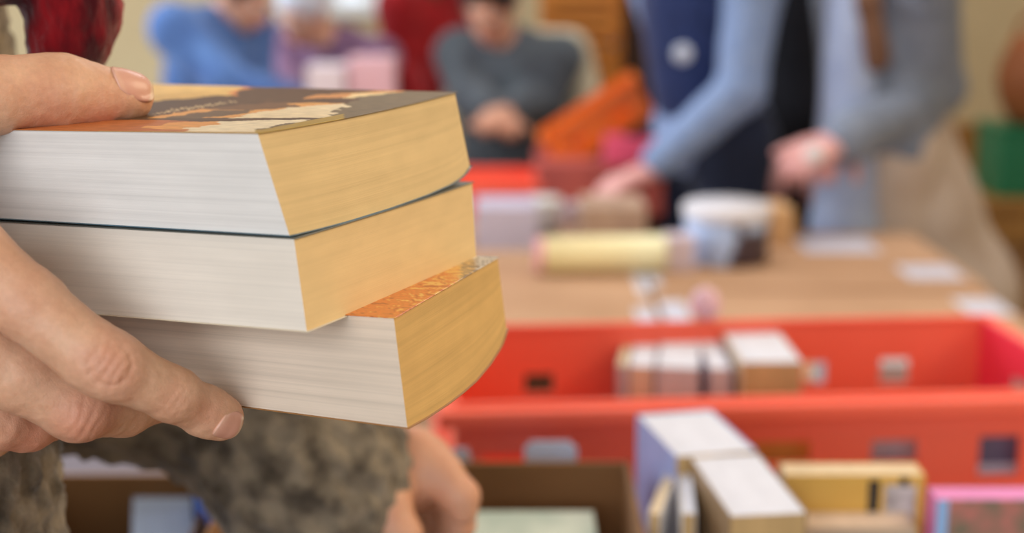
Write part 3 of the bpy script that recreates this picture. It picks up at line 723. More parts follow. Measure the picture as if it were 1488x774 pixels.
# ------------------------------------------------------------------ furniture at the back
m_pine = mat('pine_orange', (206, 132, 52), .5, (184, 110, 40), 2, (1, 1, 14), bump=.2)
cx0, cx1 = V(786, 60, 5.3).x, V(905, 60, 5.3).x
cab = empty('wooden_cabinet', ((cx0 + cx1) / 2, 5.5, 0), 0, 'tall orange-brown louvred wooden cabinet behind the people', 'cabinet')
hx = (cx1 - cx0) / 2
MB().box(-hx, -hx + .02, -.18, .18, 0, 1.9).box(hx - .02, hx, -.18, .18, 0, 1.9).box(-hx + .02, hx - .02, .16, .18, 0, 1.9).box(-hx, hx, -.18, .18, 1.9, 1.93).box(-hx + .02, hx - .02, -.18, .16, 0, .05).build('cabinet_body', m_pine, cab, .003)
d = MB(); d.box(-hx + .022, -hx + .05, -.2, -.182, .06, 1.88).box(hx - .05, hx - .022, -.2, -.182, .06, 1.88)
for k in range(36): d.box(-hx + .05, hx - .05, -.198, -.186, .07 + k * .05, .07 + k * .05 + .04, Matrix.Identity(4))
dd = d.build('door', m_pine, cab, .002)
MB().lathe([(.004, 0), (.012, .01), (.012, .02), (.004, .026)], 16, (hx - .036, -.215, 1.0)).build('knob', m_metal, dd, 0, True)
m_dk = mat('dark_brown_wood', (66, 40, 22), .5, (52, 30, 16), 3, (1, 1, 8))
px0 = V(908, 60, 5.3).x; px1 = V(930, 60, 5.3).x
cb2 = empty('dark_gap_block', ((px0 + px1) / 2 + .075, 5.62, 0), 0, 'narrow dark brown block standing in for the dark gap beside the orange cabinet', 'cabinet')  # dark block put in to imitate the shaded gap beside the orange cabinet
MB().box(-.09, .09, -.18, .18, 0.06, 1.8).box(-.1, .1, -.19, .19, 1.8, 1.83).box(-.08, .08, -.17, .17, 0, .06).build('cabinet_body', m_dk, cb2, .004)
MB().box(-.08, .08, -.19, -.182, .1, 1.76).build('door', m_dk, cb2, .002)

# side table with green box and brown basket at right
gx = V(1478, 230, 4.4)
stb = empty('side_table', (gx.x + .08, 4.5, 0), 0, 'small oak side table carrying the green box', 'table')
zt = V(1478, 284, 4.4).z
MB().box(-.22, .22, -.2, .2, zt - .03, zt).build('tabletop', m_oak, stb, .004)
MB().box(-.20, .20, -.18, .18, zt - .12, zt - .03).build('apron', m_oak, stb, .003)
for sx in (-1, 1):
    for sy in (-1, 1): MB().box(sx * .18 - .02, sx * .18 + .02, sy * .16 - .02, sy * .16 + .02, 0, zt - .12).build('leg', m_oak, stb, .003)
gb = empty('green_box', (V(1447, 230, 4.4).x + .16, 4.48, zt + .001), 0, 'dark green storage box on the side table at far right', 'box')
hh = V(1478, 184, 4.4).z - zt
MB().box(-.16, .16, -.12, .12, 0, hh - .02).build('body', plastic('green_plastic', (26, 116, 76)), gb, .006)
MB().box(-.166, .166, -.126, .126, hh - .0195, hh).build('lid', MATS['green_plastic'], gb, .004)
bk = empty('wicker_basket', (V(1462, 120, 4.4).x + .16, 4.48, zt + hh + .0025), 0, 'round brown wicker basket on top of the green box', 'basket')
prof = [(.10, 0)] + [(.11 + .045 * math.sin(k / 12 * math.pi) + (.004 if k % 2 else 0), .004 + k * .022) for k in range(1, 12)] + [(.115, .27), (.10, .27), (.09, .02)]
MB().lathe(prof, 32).build('woven_body', mat('wicker', (150, 84, 36), .7, (120, 62, 24), 60), bk, 0, True)
MB().tube([(.11 * math.cos(a), 0, .27 + .09 * math.sin(a)) for a in np.linspace(0, math.pi, 14)], .008).build('handle', MATS['wicker'], bk, 0, True)

# ------------------------------------------------------------------ people
def skin_mat(name, rgb, rgb2, rgbr):
    m = bpy.data.materials.new(name); m.use_nodes = True; nt = m.node_tree; b = nt.nodes['Principled BSDF']
    b.inputs['Roughness'].default_value = .42; b.inputs['Specular IOR Level'].default_value = .35
    b.inputs['Subsurface Weight'].default_value = .12; b.inputs['Subsurface Radius'].default_value = (1, .3, .15); b.inputs['Subsurface Scale'].default_value = .004
    tc = nt.nodes.new('ShaderNodeTexCoord')
    def nz(s, d, rough=.6):
        n = nt.nodes.new('ShaderNodeTexNoise'); n.inputs['Scale'].default_value = s; n.inputs['Detail'].default_value = d; n.inputs['Roughness'].default_value = rough
        nt.links.new(tc.outputs['Object'], n.inputs['Vector']); return n.outputs[0]
    big, sm, fine = nz(70, 3), nz(420, 3), nz(1400, 4)
    r = nt.nodes.new('ShaderNodeValToRGB'); r.color_ramp.elements[0].position = .35; r.color_ramp.elements[1].position = .68
    r.color_ramp.elements[0].color = s2l(rgb); r.color_ramp.elements[1].color = s2l(rgb2); nt.links.new(big, r.inputs[0])
    at = nt.nodes.new('ShaderNodeAttribute'); at.attribute_name = 'redness'
    mx = nt.nodes.new('ShaderNodeMix'); mx.data_type = 'RGBA'; mx.inputs[7].default_value = s2l(rgbr)
    nt.links.new(at.outputs['Fac'], mx.inputs[0]); nt.links.new(r.outputs[0], mx.inputs[6])
    mr = nt.nodes.new('ShaderNodeMapRange'); mr.inputs[1].default_value = .3; mr.inputs[2].default_value = .7; mr.inputs[3].default_value = .93; mr.inputs[4].default_value = 1.04; nt.links.new(sm, mr.inputs[0])
    vm = nt.nodes.new('ShaderNodeVectorMath'); vm.operation = 'SCALE'; nt.links.new(mx.outputs[2], vm.inputs[0]); nt.links.new(mr.outputs[0], vm.inputs['Scale'])
    nt.links.new(vm.outputs[0], b.inputs['Base Color'])
    bp = nt.nodes.new('ShaderNodeBump'); bp.inputs['Strength'].default_value = .45; bp.inputs['Distance'].default_value = .0005
    ad = nt.nodes.new('ShaderNodeMath'); ad.operation = 'ADD'; nt.links.new(sm, ad.inputs[0]); nt.links.new(fine, ad.inputs[1])
    nt.links.new(ad.outputs[0], bp.inputs['Height']); nt.links.new(bp.outputs[0], b.inputs['Normal'])
    return m
SKIN = skin_mat('skin', (222, 177, 144), (212, 161, 128), (206, 132, 108))
SKIN2 = mat('skin_plain', (222, 168, 140), .5, (212, 156, 128), 8)
SKINP = mat('skin_pink', (226, 170, 164), .5, (216, 156, 152), 8)

def n_(v): v = Vector(v); return v.normalized()
def hand_groups(wrist, fdir, palm_n, side, s=1.0, curl=0.5, k=.006):
    "generic hand: wrist point, finger direction, palm normal (towards the palm), side=+1 thumb along fdir x palm_n"
    f = n_(fdir); pn = n_(palm_n); pn = n_(pn - f * pn.dot(f)); lat = f.cross(pn) * side; w = Vector(wrist)
    out = [([cap(w, w + f * .03 * s, .021 * s, .022 * s)] + [cap(w + lat * (.012 * i) * s, w + (f * .085 + lat * (.019 * i)) * s, .014 * s, .0115 * s) for i in (1.4, .5, -.5, -1.4)], .012, .0)]
    for i, L in ((1.4, .072), (.5, .080), (-.5, .074), (-1.4, .058)):
        p = w + (f * .085 + lat * (.019 * i)) * s; d = f.copy(); seg = []
        for j, (fr_, r) in enumerate(((.46, .0095), (.30, .0086), (.24, .0075))):
            a = curl * (.5 + .35 * j); d = n_(d * math.cos(a) + pn * math.sin(a)) if j == 0 else n_(d * math.cos(a) + (pn - d * pn.dot(d)).normalized() * math.sin(a) if abs(pn.dot(d)) < .98 else d)
            q_ = p + d * (L * fr_) * s; seg.append(cap(p, q_, r * s, (r - .0009) * s)); p = q_
        out.append((seg, .003, k))
    p = w + (f * .02 + lat * .024) * s; d = n_(f * .75 + lat * .55 + pn * .35); seg = []
    for L, r in ((.042, .014), (.032, .0108), (.026, .0095)):
        q_ = p + d * L * s; seg.append(cap(p, q_, r * s, (r - .001) * s)); p = q_; d = n_(d + f * .3 * curl + pn * .1)
    out.append((seg, .004, .012))
    return out
def ramp_fac(me, vals):
    a = me.attributes.new('redness', 'FLOAT', 'POINT'); a.data.foreach_set('value', np.asarray(vals, np.float32))

def head_parts(root, hc, fwd, up, s, skinm, hair, hair_style):
    "returns sdf group for the head; makes hair, eyes and lips children later"
    f, u = n_(fwd), n_(up); u = n_(u - f * u.dot(f)); r = f.cross(u); R = np.array([list(r), list(f), list(u)]).T
    A = lambda x, y, z: Vector(hc) + (r * x + f * y + u * z) * s
    g = [ell(A(0, -.012, .022), (.074 * s, .092 * s, .088 * s), R), ell(A(0, .030, -.030), (.055 * s, .058 * s, .075 * s), R), cap(A(0, .055, -.085), A(0, .045, -.07), .022 * s, .03 * s),
         cap(A(0, .090, -.002), A(0, .108, -.028), .008 * s, .0125 * s), cap(A(-.018, .086, .016), A(.018, .086, .016), .012 * s), cap(A(-.016, .092, -.056), A(.016, .092, -.056), .007 * s),
         ell(A(-.076, -.005, -.008), (.009 * s, .02 * s, .03 * s), R), ell(A(.076, -.005, -.008), (.009 * s, .02 * s, .03 * s), R),
         ell(A(-.03, .097, .002), (.015 * s, .010 * s, .007 * s), R, True), ell(A(.03, .097, .002), (.015 * s, .010 * s, .007 * s), R, True)]
    def finish():
        for sx in (-1, 1):
            e_ = smesh('eye', [([ell(A(sx * .030,   .0775, .003), (.0105 * s,) * 3)], 0, 0)], .0016 * s, m_sclera, root)
            smesh('iris', [([ell(A(sx * .030,   .0855, .0025), (.0045 * s,) * 3)], 0, 0)], .001 * s, m_eye, e_)
            smesh('eyebrow', [([cap(A(sx * .018, .096, .022), A(sx * .043, .088, .023), .003 * s)], 0, 0)], .0016 * s, hair, root)
        smesh('lips', [([cap(A(-.018, .093, -.057), A(.018, .093, -.057), .0065 * s)], 0, 0)], .0025 * s, m_lips, root)
        hg = [ell(A(0, -.022, .034), (.086 * s, .100 * s, .094 * s), R), ell(A(0, .085, -.03), (.072 * s, .075 * s, .078 * s), R, True)]
        gs = [(hg, .012, 0)]
        if hair_style == 'long':
            gs.append(([cap(A(-.07, -.02, .03), A(-.085, -.01, -.17), .03 * s, .026 * s), cap(A(.07, -.02, .03), A(.085, -.01, -.17), .03 * s, .026 * s), cap(A(0, -.07, .02), A(0, -.075, -.16), .05 * s, .055 * s)], .02, .02))
        if hair_style == 'bun': gs.append(([ell(A(0, -.12, .07), (.035 * s,) * 3)], 0, .01))
        smesh('hair', gs, .006, hair, root, fuzz=.0012, ffreq=420)
    return g, finish
m_eye = mat('iris_brown', (60, 44, 36), .2); m_sclera = mat('sclera', (226, 220, 212), .25); m_lips = mat('lips', (186, 100, 94), .45)
def fabric(n, c, c2=None, sc=40, b=.3): return mat(n, c, .9, c2, sc, bump=b, bscale=250, spec=.15, sheen=.15)
def capchain(pts, rs): return [cap(pts[i], pts[i + 1], rs[i], rs[i + 1]) for i in range(len(pts) - 1)]

def person(label, J, top, trousers, skinm=None, hair=None, hair_style='short', s=1.0, sleeves=(.93, .93), layers=(), hands=(.5, .5), palm=((0, 0, -1), (0, 0, -1)), scarf=None, shoe=None, top_loose=.012, skirt=None, hd=(None, None), name='person', topname='jacket', hem=.12):
    hip, neck, head = Vector(J['hip']), Vector(J['neck']), Vector(J['head']); F = n_(J['fwd'])
    root = empty(name, (hip.x, hip.y, 0), 0, label, 'person')
    skinm = skinm or SKIN2; hair = hair or fabric('hair_brown', (92, 62, 40), (70, 46, 30), 60)
    U = n_(neck - hip); Rr = n_(F.cross(U)); F2 = U.cross(Rr); RM = np.array([list(Rr), list(F2), list(U)]).T
    shw = .165 * s; L = (neck - hip).length; sh = {}
    for k, sg in (('R', 1), ('L', -1)): sh[k] = neck - U * .065 * s + Rr * (sg * shw)
    chest = hip + U * L * .68; waist = hip + U * L * .32
    arms = {k: [sh[k], Vector(J['el' + k]), Vector(J['wr' + k])] for k in 'RL'}
    legs = {}
    for k, sg in (('R', 1), ('L', -1)):
        h0 = hip + Rr * sg * .085 * s
        kn = J.get('kn' + k); an = J.get('an' + k)
        if kn is None: kn = Vector((h0.x, h0.y, .48 * s)) + F * .01; an = Vector((h0.x, h0.y, .09))
        legs[k] = [h0, Vector(kn), Vector(an)]
    hg, fin = head_parts(root, head, J.get('hf', F), J.get('hu', (0, 0, 1)), s, skinm, hair, hair_style)
    torso = [ell(chest, (.150 * s, .100 * s, .19 * s), RM), ell(waist, (.125 * s, .09 * s, .15 * s), RM), ell(hip, (.150 * s, .11 * s, .12 * s), RM), cap(sh['R'], sh['L'], .05 * s)]
    nk = [cap(neck - U * .06 * s, head - Vector((0, 0, .04)) * s - n_(J.get('hf', F)) * .02 * s, .058 * s, .05 * s)]
    body = [(torso, .05 * s, 0), (nk, .02, .03), (hg, .014, .012)]
    for k in 'RL':
        body.append((capchain(arms[k], (.048 * s, .038 * s, .024 * s)), .02, .03)); body.append((capchain(legs[k], (.082 * s, .055 * s, .038 * s)), .03, .03))
    ex = []
    for i, k in enumerate('RL'):
        d = hd[i] or (arms[k][2] - arms[k][1])
        ex.append((hand_groups(arms[k][2], d, palm[i], 1 if k == 'R' else -1, s, hands[i]), .0032))
    smesh('body', body, .0085, skinm, root, extra=ex)
    fin()
    gr = top_loose
    tp = [ell(chest, (.150 * s + gr, .100 * s + gr, .19 * s + gr), RM), ell(waist, (.130 * s + gr, .098 * s + gr, .16 * s + gr), RM), cap(sh['R'], sh['L'], .05 * s + gr), ell(hip, (.155 * s + gr, .115 * s + gr, hem * s + gr), RM)]
    gs = [(tp, .05 * s, 0)]
    for i, k in enumerate('RL'):
        a = arms[k]; e = a[1] + (a[2] - a[1]) * sleeves[i]
        gs.append((capchain([a[0], a[1], e], (.056 * s + gr, .044 * s + gr, .032 * s + gr)), .02, .035))
    smesh(topname, gs, .0085, top, root, folds=.004, foldfreq=34)
    tr = []
    if skirt:
        b = hip - Vector((0, 0, .42 * s)); sk = [ell(hip, (.165 * s, .125 * s, .12 * s), RM), cap(hip, b, .13 * s, .22 * s)]
        smesh('skirt', [(sk, .04, 0)], .0085, skirt, root, folds=.010, foldfreq=26)
    for k in 'RL': tr.append((capchain(legs[k], (.092 * s, .066 * s, .054 * s)), .03, .04))
    tr.append(([ell(hip, (.158 * s, .118 * s, .12 * s), RM)], 0, .05))
    smesh('trousers', tr, .0085, trousers, root, folds=.003)
    sm_ = shoe or mat('shoe_leather', (44, 36, 32), .5)
    for k in 'RL':
        an = legs[k][2]; z = max(an.z - .055, .035)
        smesh('shoe', [([cap((an.x, an.y, z), Vector((an.x, an.y, z - .003)) + Vector((F.x, F.y, 0)) * .15 * s, .042 * s, .033 * s), cap((an.x, an.y, z), (an.x, an.y, z + .05), .04 * s)], .02, 0)], .006, sm_, root)
    for nm, fn, m in layers: smesh(nm, fn(dict(hip=hip, chest=chest, waist=waist, neck=neck, head=head, U=U, R=Rr, F=F2, RM=RM, s=s, sh=sh, arms=arms, g=gr)), .0085, m, root, folds=.003)
    return root

denim = fabric('denim_light', (136, 156, 192), (120, 140, 178)); navy = fabric('navy_quilt', (34, 48, 92), (24, 36, 74))
blackf = fabric('black_wool', (30, 30, 36), (22, 22, 28)); greyf = fabric('grey_cardigan', (134, 143, 160), (116, 125, 142), 25)
cream = fabric('cream_linen', (206, 190, 176), (190, 170, 154), 12); jean = fabric('dark_jeans', (40, 46, 66)); redf = fabric('dark_red_knit', (160, 30, 34), (126, 18, 24), 16)
bluef = fabric('blue_shirt', (96, 132, 190), (70, 98, 152), 10); mauve = fabric('mauve_check', (150, 116, 146), (104, 74, 100), 22); charc = fabric('charcoal_wool', (88, 96, 102), (74, 78, 84), 16)
brownh = fabric('hair_brown', (92, 62, 40), (70, 46, 30), 60); blackh = fabric('hair_black', (40, 32, 30), (28, 22, 20), 60); whiteh = fabric('hair_white', (226, 228, 236), (206, 208, 220), 60)
brsc = fabric('rust_scarf', (126, 92, 72), (104, 74, 58), 20)
def vest(j):
    s = j['s']; g = j['g'] + .012
    return [([ell(j['chest'] + j['F'] * .004, (.152 * s + g, .104 * s + g, .19 * s + g), j['RM']), ell(j['waist'], (.134 * s + g, .102 * s + g, .17 * s + g), j['RM']), cap(j['sh']['R'] * .7 + j['sh']['L'] * .3, j['sh']['L'] * .7 + j['sh']['R'] * .3, .056 * s + g)], .05 * s, 0)]
def scarf_fn(drop=.35, side=1, r=.032):
    def f(j):
        s = j['s']; n = j['neck']; pts = []
        for k in range(9):
            a = 2 * math.pi * k / 8; pts.append(n + j['R'] * math.cos(a) * .078 * s + j['F'] * (math.sin(a) * .075 * s) + j['U'] * (-.01 - .02 * math.sin(a)))
        t0 = n + j['F'] * .09 * s + j['R'] * .02 * side
        t1 = j['chest'] + j['F'] * (.125 * s + j['g']) + j['R'] * .05 * side; t2 = t1 - j['U'] * drop * .6 + j['F'] * .01
        return [(capchain(pts, [r] * 9), .02, 0), (capchain([t0, t1, t2], (r, r, r * 1.15)), .02, .02)]
    return f
def front_panels(wd=.045, off=.07, down=.30):
    def f(j):
        s = j['s']; o = []
        for sg in (-1, 1):
            a = j['neck'] + j['R'] * sg * .06 * s + j['F'] * .05 * s - j['U'] * .05; b = j['chest'] + j['R'] * sg * off * s + j['F'] * (.10 * s + j['g'] + .01); c = j['hip'] + j['R'] * sg * off * s + j['F'] * (.10 * s + j['g'] + .01) - Vector((0, 0, down))
            o.append((capchain([a, b, c], (.025, wd * .6, wd * .6)), .01, .0))
        return o
    return f

PX = V
# person in navy vest and denim sleeves, reaching over the table
Yn = 3.52
hipn = PX(1030, 300, Yn); hipn.z = .90
def shirt_tail(j):
    return [([cap(PX(1080, 40, Yn - .12), PX(1084, 280, Yn - .06), .036, .034)], 0, 0)]
person('person in navy quilted vest and light denim shirt reaching left over table',
       dict(hip=hipn, neck=PX(1018, -70, Yn - .04), head=PX(1000, -175, Yn - .10), fwd=(-.8, -.6, 0), hf=(-.5, -.75, -.35),
            elR=PX(990, 110, Yn + .14), wrR=PX(995, 225, Yn + .12), elL=PX(1076, 130, Yn - .20), wrL=PX(940, 250, 3.30)),
       denim, jean, hair=blackh, s=1.02, hands=(.4, .55), palm=((-1, 0, 0), (0, 0, -1)), skinm=SKINP, layers=[('vest', vest, navy), ('shirt_tail', shirt_tail, denim)],
       hd=(None, PX(868, 276, 3.22) - PX(940, 250, 3.30)), sleeves=(.93, .86), topname='shirt')
# round pale badge on the vest
bd = PX(992, 78, Yn - .20)
# black-clad person
Yb = 3.95
hb_ = PX(1155, 290, Yb); hb_.z = .92
person('person all in black standing between navy vest and grey cardigan',
       dict(hip=hb_, neck=PX(1158, -80, Yb), head=PX(1158, -170, Yb - .03), fwd=(-.2, -1, 0), elR=PX(1112, 105, Yb + .05), wrR=PX(1120, 215, Yb - .08), elL=PX(1212, 110, Yb + .05), wrL=PX(1196, 220, Yb - .08)),
       blackf, blackf, hair=brownh, s=1.02, skinm=SKINP)
# person in grey cardigan
Yg = 3.42
hg_ = PX(1275, 300, Yg); hg_.z = .90
def coat_tail(j):
    a = hg_ + Vector((.03, .0, .05)); b = PX(1335, 300, Yg); b2 = Vector((PX(1385, 420, Yg).x, Yg + .02, .52))
    return [([cap(a, b, .11, .13), cap(b, b2, .13, .15), cap(b2, Vector((b2.x - .04, b2.y, .34)), .15, .16), cap(a, Vector((a.x, a.y, .40)), .12, .17)], .06, 0)]
def belly(j):
    a = PX(1240, -30, Yg - .13); b = PX(1226, 330, Yg - .12); c = Vector((b.x, b.y, .55))
    return [([cap(a, b, .055, .075), cap(b, c, .075, .08)], .03, 0)]
person('person in grey cardigan, rust scarf and pale skirt, hands together at table end',
       dict(hip=hg_, neck=PX(1282, -75, Yg), head=PX(1262, -175, Yg - .03), fwd=(-.95, -.28, 0), elR=PX(1250, 125, Yg + .02), wrR=PX(1222, 208, Yg - .16), elL=PX(1362, 128, Yg - .04), wrL=PX(1216, 208, Yg - .28)),
       greyf, cream, hair=brownh, hair_style='long', s=1.04, skinm=SKINP, hands=(.7, .7), palm=((0, .3, -1), (0, .6, -1)), top_loose=.022,
       hd=((-.5, -.85, -.15), (-.8, -.55, -.2)), layers=[('scarf', lambda j: [(capchain([j['neck'] + Vector((-.02, -.05, -.01)), PX(1258, 0, Yg - .17), PX(1272, 84, Yg - .17)], (.035, .030, .034)), .02, 0)], brsc), ('blue_shirt', belly, fabric('pale_blue_shirt', (172, 186, 216), (156, 170, 204), 14)), ('pale_coat', coat_tail, cream)], topname='cardigan')
# seated blue person, bent to the right
Ya = 4.35
ha = PX(300, 230, Ya); ha.z = .52
person('person in bright blue shirt leaning right at the far left of the hall',
       dict(hip=ha, neck=PX(312, 8, Ya - .02), head=PX(352, -12, Ya - .05), fwd=(.85, -.5, 0), hf=(.75, -.35, -.5), hu=(.3, -.2, 1), elR=PX(330, 120, Ya - .25), wrR=PX(410, 150, Ya - .3), elL=PX(370, 130, Ya + .1), wrL=PX(430, 150, Ya - .1),
            knR=Vector((ha.x + .38, Ya - .25, .50)), anR=Vector((ha.x + .40, Ya - .26, .09)), knL=Vector((ha.x + .40, Ya - .02, .50)), anL=Vector((ha.x + .42, Ya - .03, .09))),
       bluef, jean, hair=blackh, s=1.0, top_loose=.02, topname='shirt')
# mauve, white haired
Ym = 4.75
hm = PX(480, 250, Ym); hm.z = .60
person('person with white hair and mauve checked shirt bending over the far table',
       dict(hip=hm + Vector((0, .15, 0)), neck=PX(485, 48, Ym), head=PX(440, 14, Ym - .08), fwd=(-.3, -1, 0), hf=(-.4, -.7, -.55), hu=(-.1, -.4, 1), elR=PX(415, 120, Ym - .05), wrR=PX(450, 150, Ym - .25), elL=PX(545, 120, Ym - .05), wrL=PX(510, 150, Ym - .25),
            knR=Vector((hm.x - .12, Ym - .15, .50)), anR=Vector((hm.x - .12, Ym + .02, .09)), knL=Vector((hm.x + .12, Ym - .15, .50)), anL=Vector((hm.x + .12, Ym + .02, .09))),
       mauve, jean, hair=whiteh, s=.98, topname='shirt')
# red
Yr = 5.0
hr = PX(620, 230, Yr); hr.z = .78
person('person in dark red knit with long brown hair behind the books',
       dict(hip=hr, neck=PX(625, -18, Yr), head=PX(655, -60, Yr - .03), fwd=(.7, -.6, 0), elR=PX(585, 100, Yr - .12), wrR=PX(610, 170, Yr - .3), elL=PX(668, 95, Yr), wrL=PX(665, 170, Yr - .25)),
       redf, jean, hair=brownh, hair_style='long', s=.95, top_loose=.02, topname='pullover')
# charcoal seated
Yc = 4.35
hc_ = PX(735, 250, Yc); hc_.z = .55
person('seated person in charcoal jacket with head bowed, hands in lap',
       dict(hip=hc_, neck=PX(738, 50, Yc), head=PX(712, 8, Yc - .10), fwd=(-.25, -1, 0), hf=(-.25, -.8, -.5), elR=PX(682, 140, Yc - .08), wrR=PX(715, 160, Yc - .22), elL=PX(792, 145, Yc - .06), wrL=PX(740, 160, Yc - .22),
            knR=Vector((hc_.x - .12, Yc - .40, .52)), anR=Vector((hc_.x - .12, Yc - .38, .09)), knL=Vector((hc_.x + .10, Yc - .40, .52)), anL=Vector((hc_.x + .10, Yc - .38, .09))),
       charc, blackf, hair=blackh, s=.97, hands=(.8, .8), top_loose=.018)
# cream tub chair behind the charcoal person
arm = empty('tub_chair', (hc_.x + .09, Yc + .10, 0), 0, 'cream upholstered tub chair under the charcoal-clad person', 'chair')
ma = fabric('cream_upholstery', (214, 204, 176), (202, 190, 160), 14)
bp_ = []
c0 = Vector((hc_.x + .055, Yc + .16, .0))
for k in range(9):
    a = math.radians(-15 + k * 210 / 8); bp_.append(c0 + Vector((math.cos(a) * .215, math.sin(a) * .19, .0)))
gsx = []
for z, r in [(.46 + .05 * i, .045) for i in range(13)]:
    sh_ = max(0, (z - .8) * 1.1)
    gsx.append(([cap(bp_[i] * (1 - sh_) + c0 * sh_ + Vector((0, 0, z)), bp_[i + 1] * (1 - sh_) + c0 * sh_ + Vector((0, 0, z)), r) for i in range(8)], .02, .06))
smesh('backrest', gsx, .012, ma, arm)
smesh('seat', [([ell(c0 + Vector((0, -.04, .36)), (.23, .22, .075))], 0, 0)], .012, ma, arm)
for sx in (-1, 1):
    for sy in (-1, 1): MB().tube([(-.01 + sx * .18, .06 + sy * .14 - .02, 0), (-.01 + sx * .17, .06 + sy * .13 - .02, .34)], .016).build('leg', m_dk, arm, 0, True)
# pale stool for the blue person
stl = empty('stool', (ha.x, ha.y + .02, 0), 0, 'plain wooden stool under the blue-shirted person', 'stool')
MB().lathe([(.16, .37), (.17, .38), (.17, .40), (.16, .41)]).build('seat', m_oak, stl, 0, True)
for k in range(4): a = math.pi / 4 + k * math.pi / 2; MB().tube([(.16 * math.cos(a), .16 * math.sin(a), 0), (.12 * math.cos(a), .12 * math.sin(a), .37)], .014).build('leg', m_oak, stl, 0, True)
# papers in the far distance on the far table
for i, (x0, x1, y0, y1, Y, c, lab) in enumerate(((445, 500, 96, 134, 3.85, (232, 220, 226), 'stack of pale papers standing on the far table, left of centre'), (505, 572, 84, 134, 3.88, (232, 190, 200), 'pale pink box on the far table before the mauve shirt'))):
    box_thing('paper_box', x0, x1, y0, y1, Y, .12, mat('paper_box_%s' % 'ab'[i], c, .6), lab, 'box', zb=TZ + .001)

# ------------------------------------------------------------------ the person holding the books
def D_(p): return v3(P(*p))
def ch(pts):   # (px,py,d,r_px) -> capsules, radius in pixels at that depth
    q_ = [(P(a, b, c), r * c / FPX) for a, b, c, r in pts]
    return [cap(q_[i][0], q_[i + 1][0], q_[i][1], q_[i + 1][1]) for i in range(len(q_) - 1)]
wr = (-430, 330, .500)
index = ch([(-62, 352, .508, 60), (40, 440, .506, 52), (138, 520, .508, 49), (165, 534, .510, 47), (250, 573, .526, 38.5), (300, 597, .541, 35), (321, 606, .546, 33)])
middle = ch([(-80, 470, .520, 60), (30, 545, .528, 52), (112, 590, .538, 50), (180, 590, .566, 42), (256, 570, .596, 34)])
ring = ch([(-100, 560, .540, 56), (0, 606, .556, 46), (40, 612, .566, 42), (110, 590, .590, 36), (180, 560, .610, 32)])
pinky = ch([(-120, 610, .570, 48), (-30, 632, .590, 38), (40, 606, .610, 32), (100, 580, .625, 28)])
palmg = ch([(-430, 330, .500, 100), (-62, 362, .515, 62)]) + ch([(-430, 360, .505, 100), (-80, 470, .527, 62)]) + ch([(-430, 400, .515, 95), (-100, 555, .545, 58)]) + ch([(-430, 430, .53, 85), (-120, 605, .572, 50)]) + ch([(-560, 330, .50, 100), (-430, 350, .505, 110)])
thumb = ch([(-430, 300, .505, 100), (-240, 215, .520, 84), (-110, 160, .545, 60), (0, 138, .566, 52)]) + ch([(0, 138, .566, 52), (60, 134, .576, 49.5), (96, 133, .582, 49), (140, 140, .590, 40), (176, 141, .597, 34), (190, 141, .600, 31)])
HG = [(palmg, .018, 0), (thumb, .007, .014), (index, .004, .006), (middle, .004, .0025), (ring, .004, .0025), (pinky, .004, .0025)]
# creases and knuckles -------------------------------------------------
def crease(v, c, axis, halfw, n, gap, amp, bow=0.0, up=None):
    "n parallel grooves across axis around c"
    c = np.array(c); a = np.array(axis); a = a / np.linalg.norm(a); q_ = v - c; t = q_ @ a; rad = np.linalg.norm(q_ - t[:, None] * a, axis=1); dist = np.linalg.norm(q_, axis=1)
    w = np.exp(-(dist / halfw) ** 2); out = 0
    for i in range(n):
        o = (i - (n - 1) / 2) * gap; tt = t - o * (1 + bow * rad / halfw) ; out = out - amp * np.exp(-(tt / .00065) ** 2)
    return out * w
surf = lambda px, py, d: np.array(P(px, py, d))
idx_dir = np.array(P(250, 573, .520)) - np.array(P(40, 440, .506))
th_dir = np.array(P(176, 141, .597)) - np.array(P(0, 138, .566))
mid_dir = np.array(P(180, 590, .556)) - np.array(P(30, 545, .528))
def hand_disp(v, N):
    d = np.zeros(len(v))
    k = surf(160, 530, .499); r = np.linalg.norm(v - k, axis=1)
    d += .0010 * np.exp(-(r / .008) ** 2)                                   # index knuckle swell
    d += crease(v, k, idx_dir, .0085, 5, .0024, .00058, 1.0)
    # oval wrinkle ring round the knuckle
    d -= .0005 * np.exp(-((r - .0072) / .0009) ** 2)
    d += crease(v, surf(262, 580, .512), idx_dir, .008, 3, .0022, .00030, .4)
    k2 = surf(118, 612, .527); r2 = np.linalg.norm(v - k2, axis=1); d += .0008 * np.exp(-(r2 / .007) ** 2) + crease(v, k2, mid_dir, .009, 4, .0028, .0004, .8)
    d += crease(v, surf(100, 110, .570), th_dir, .010, 3, .0036, .00024, .6)
    d += crease(v, surf(70, 150, .562), th_dir, .010, 2, .005, .00012, .4)
    d += .00010 * sines(v, 900, 4, 12) + .00035 * sines(v, 160, 9, 8)
    return d
KN = [(surf(160, 530, .500), .012, .55), (surf(322, 612, .525), .010, .75), (surf(262, 580, .515), .008, .3), (surf(118, 612, .53), .013, .7), (surf(60, 600, .54), .02, .45), (surf(150, 165, .588), .013, .6), (surf(195, 140, .600), .011, .5), (surf(40, 640, .56), .02, .7), (surf(60, 140, .56), .014, .25), (surf(40, 440, .5), .016, .25)]

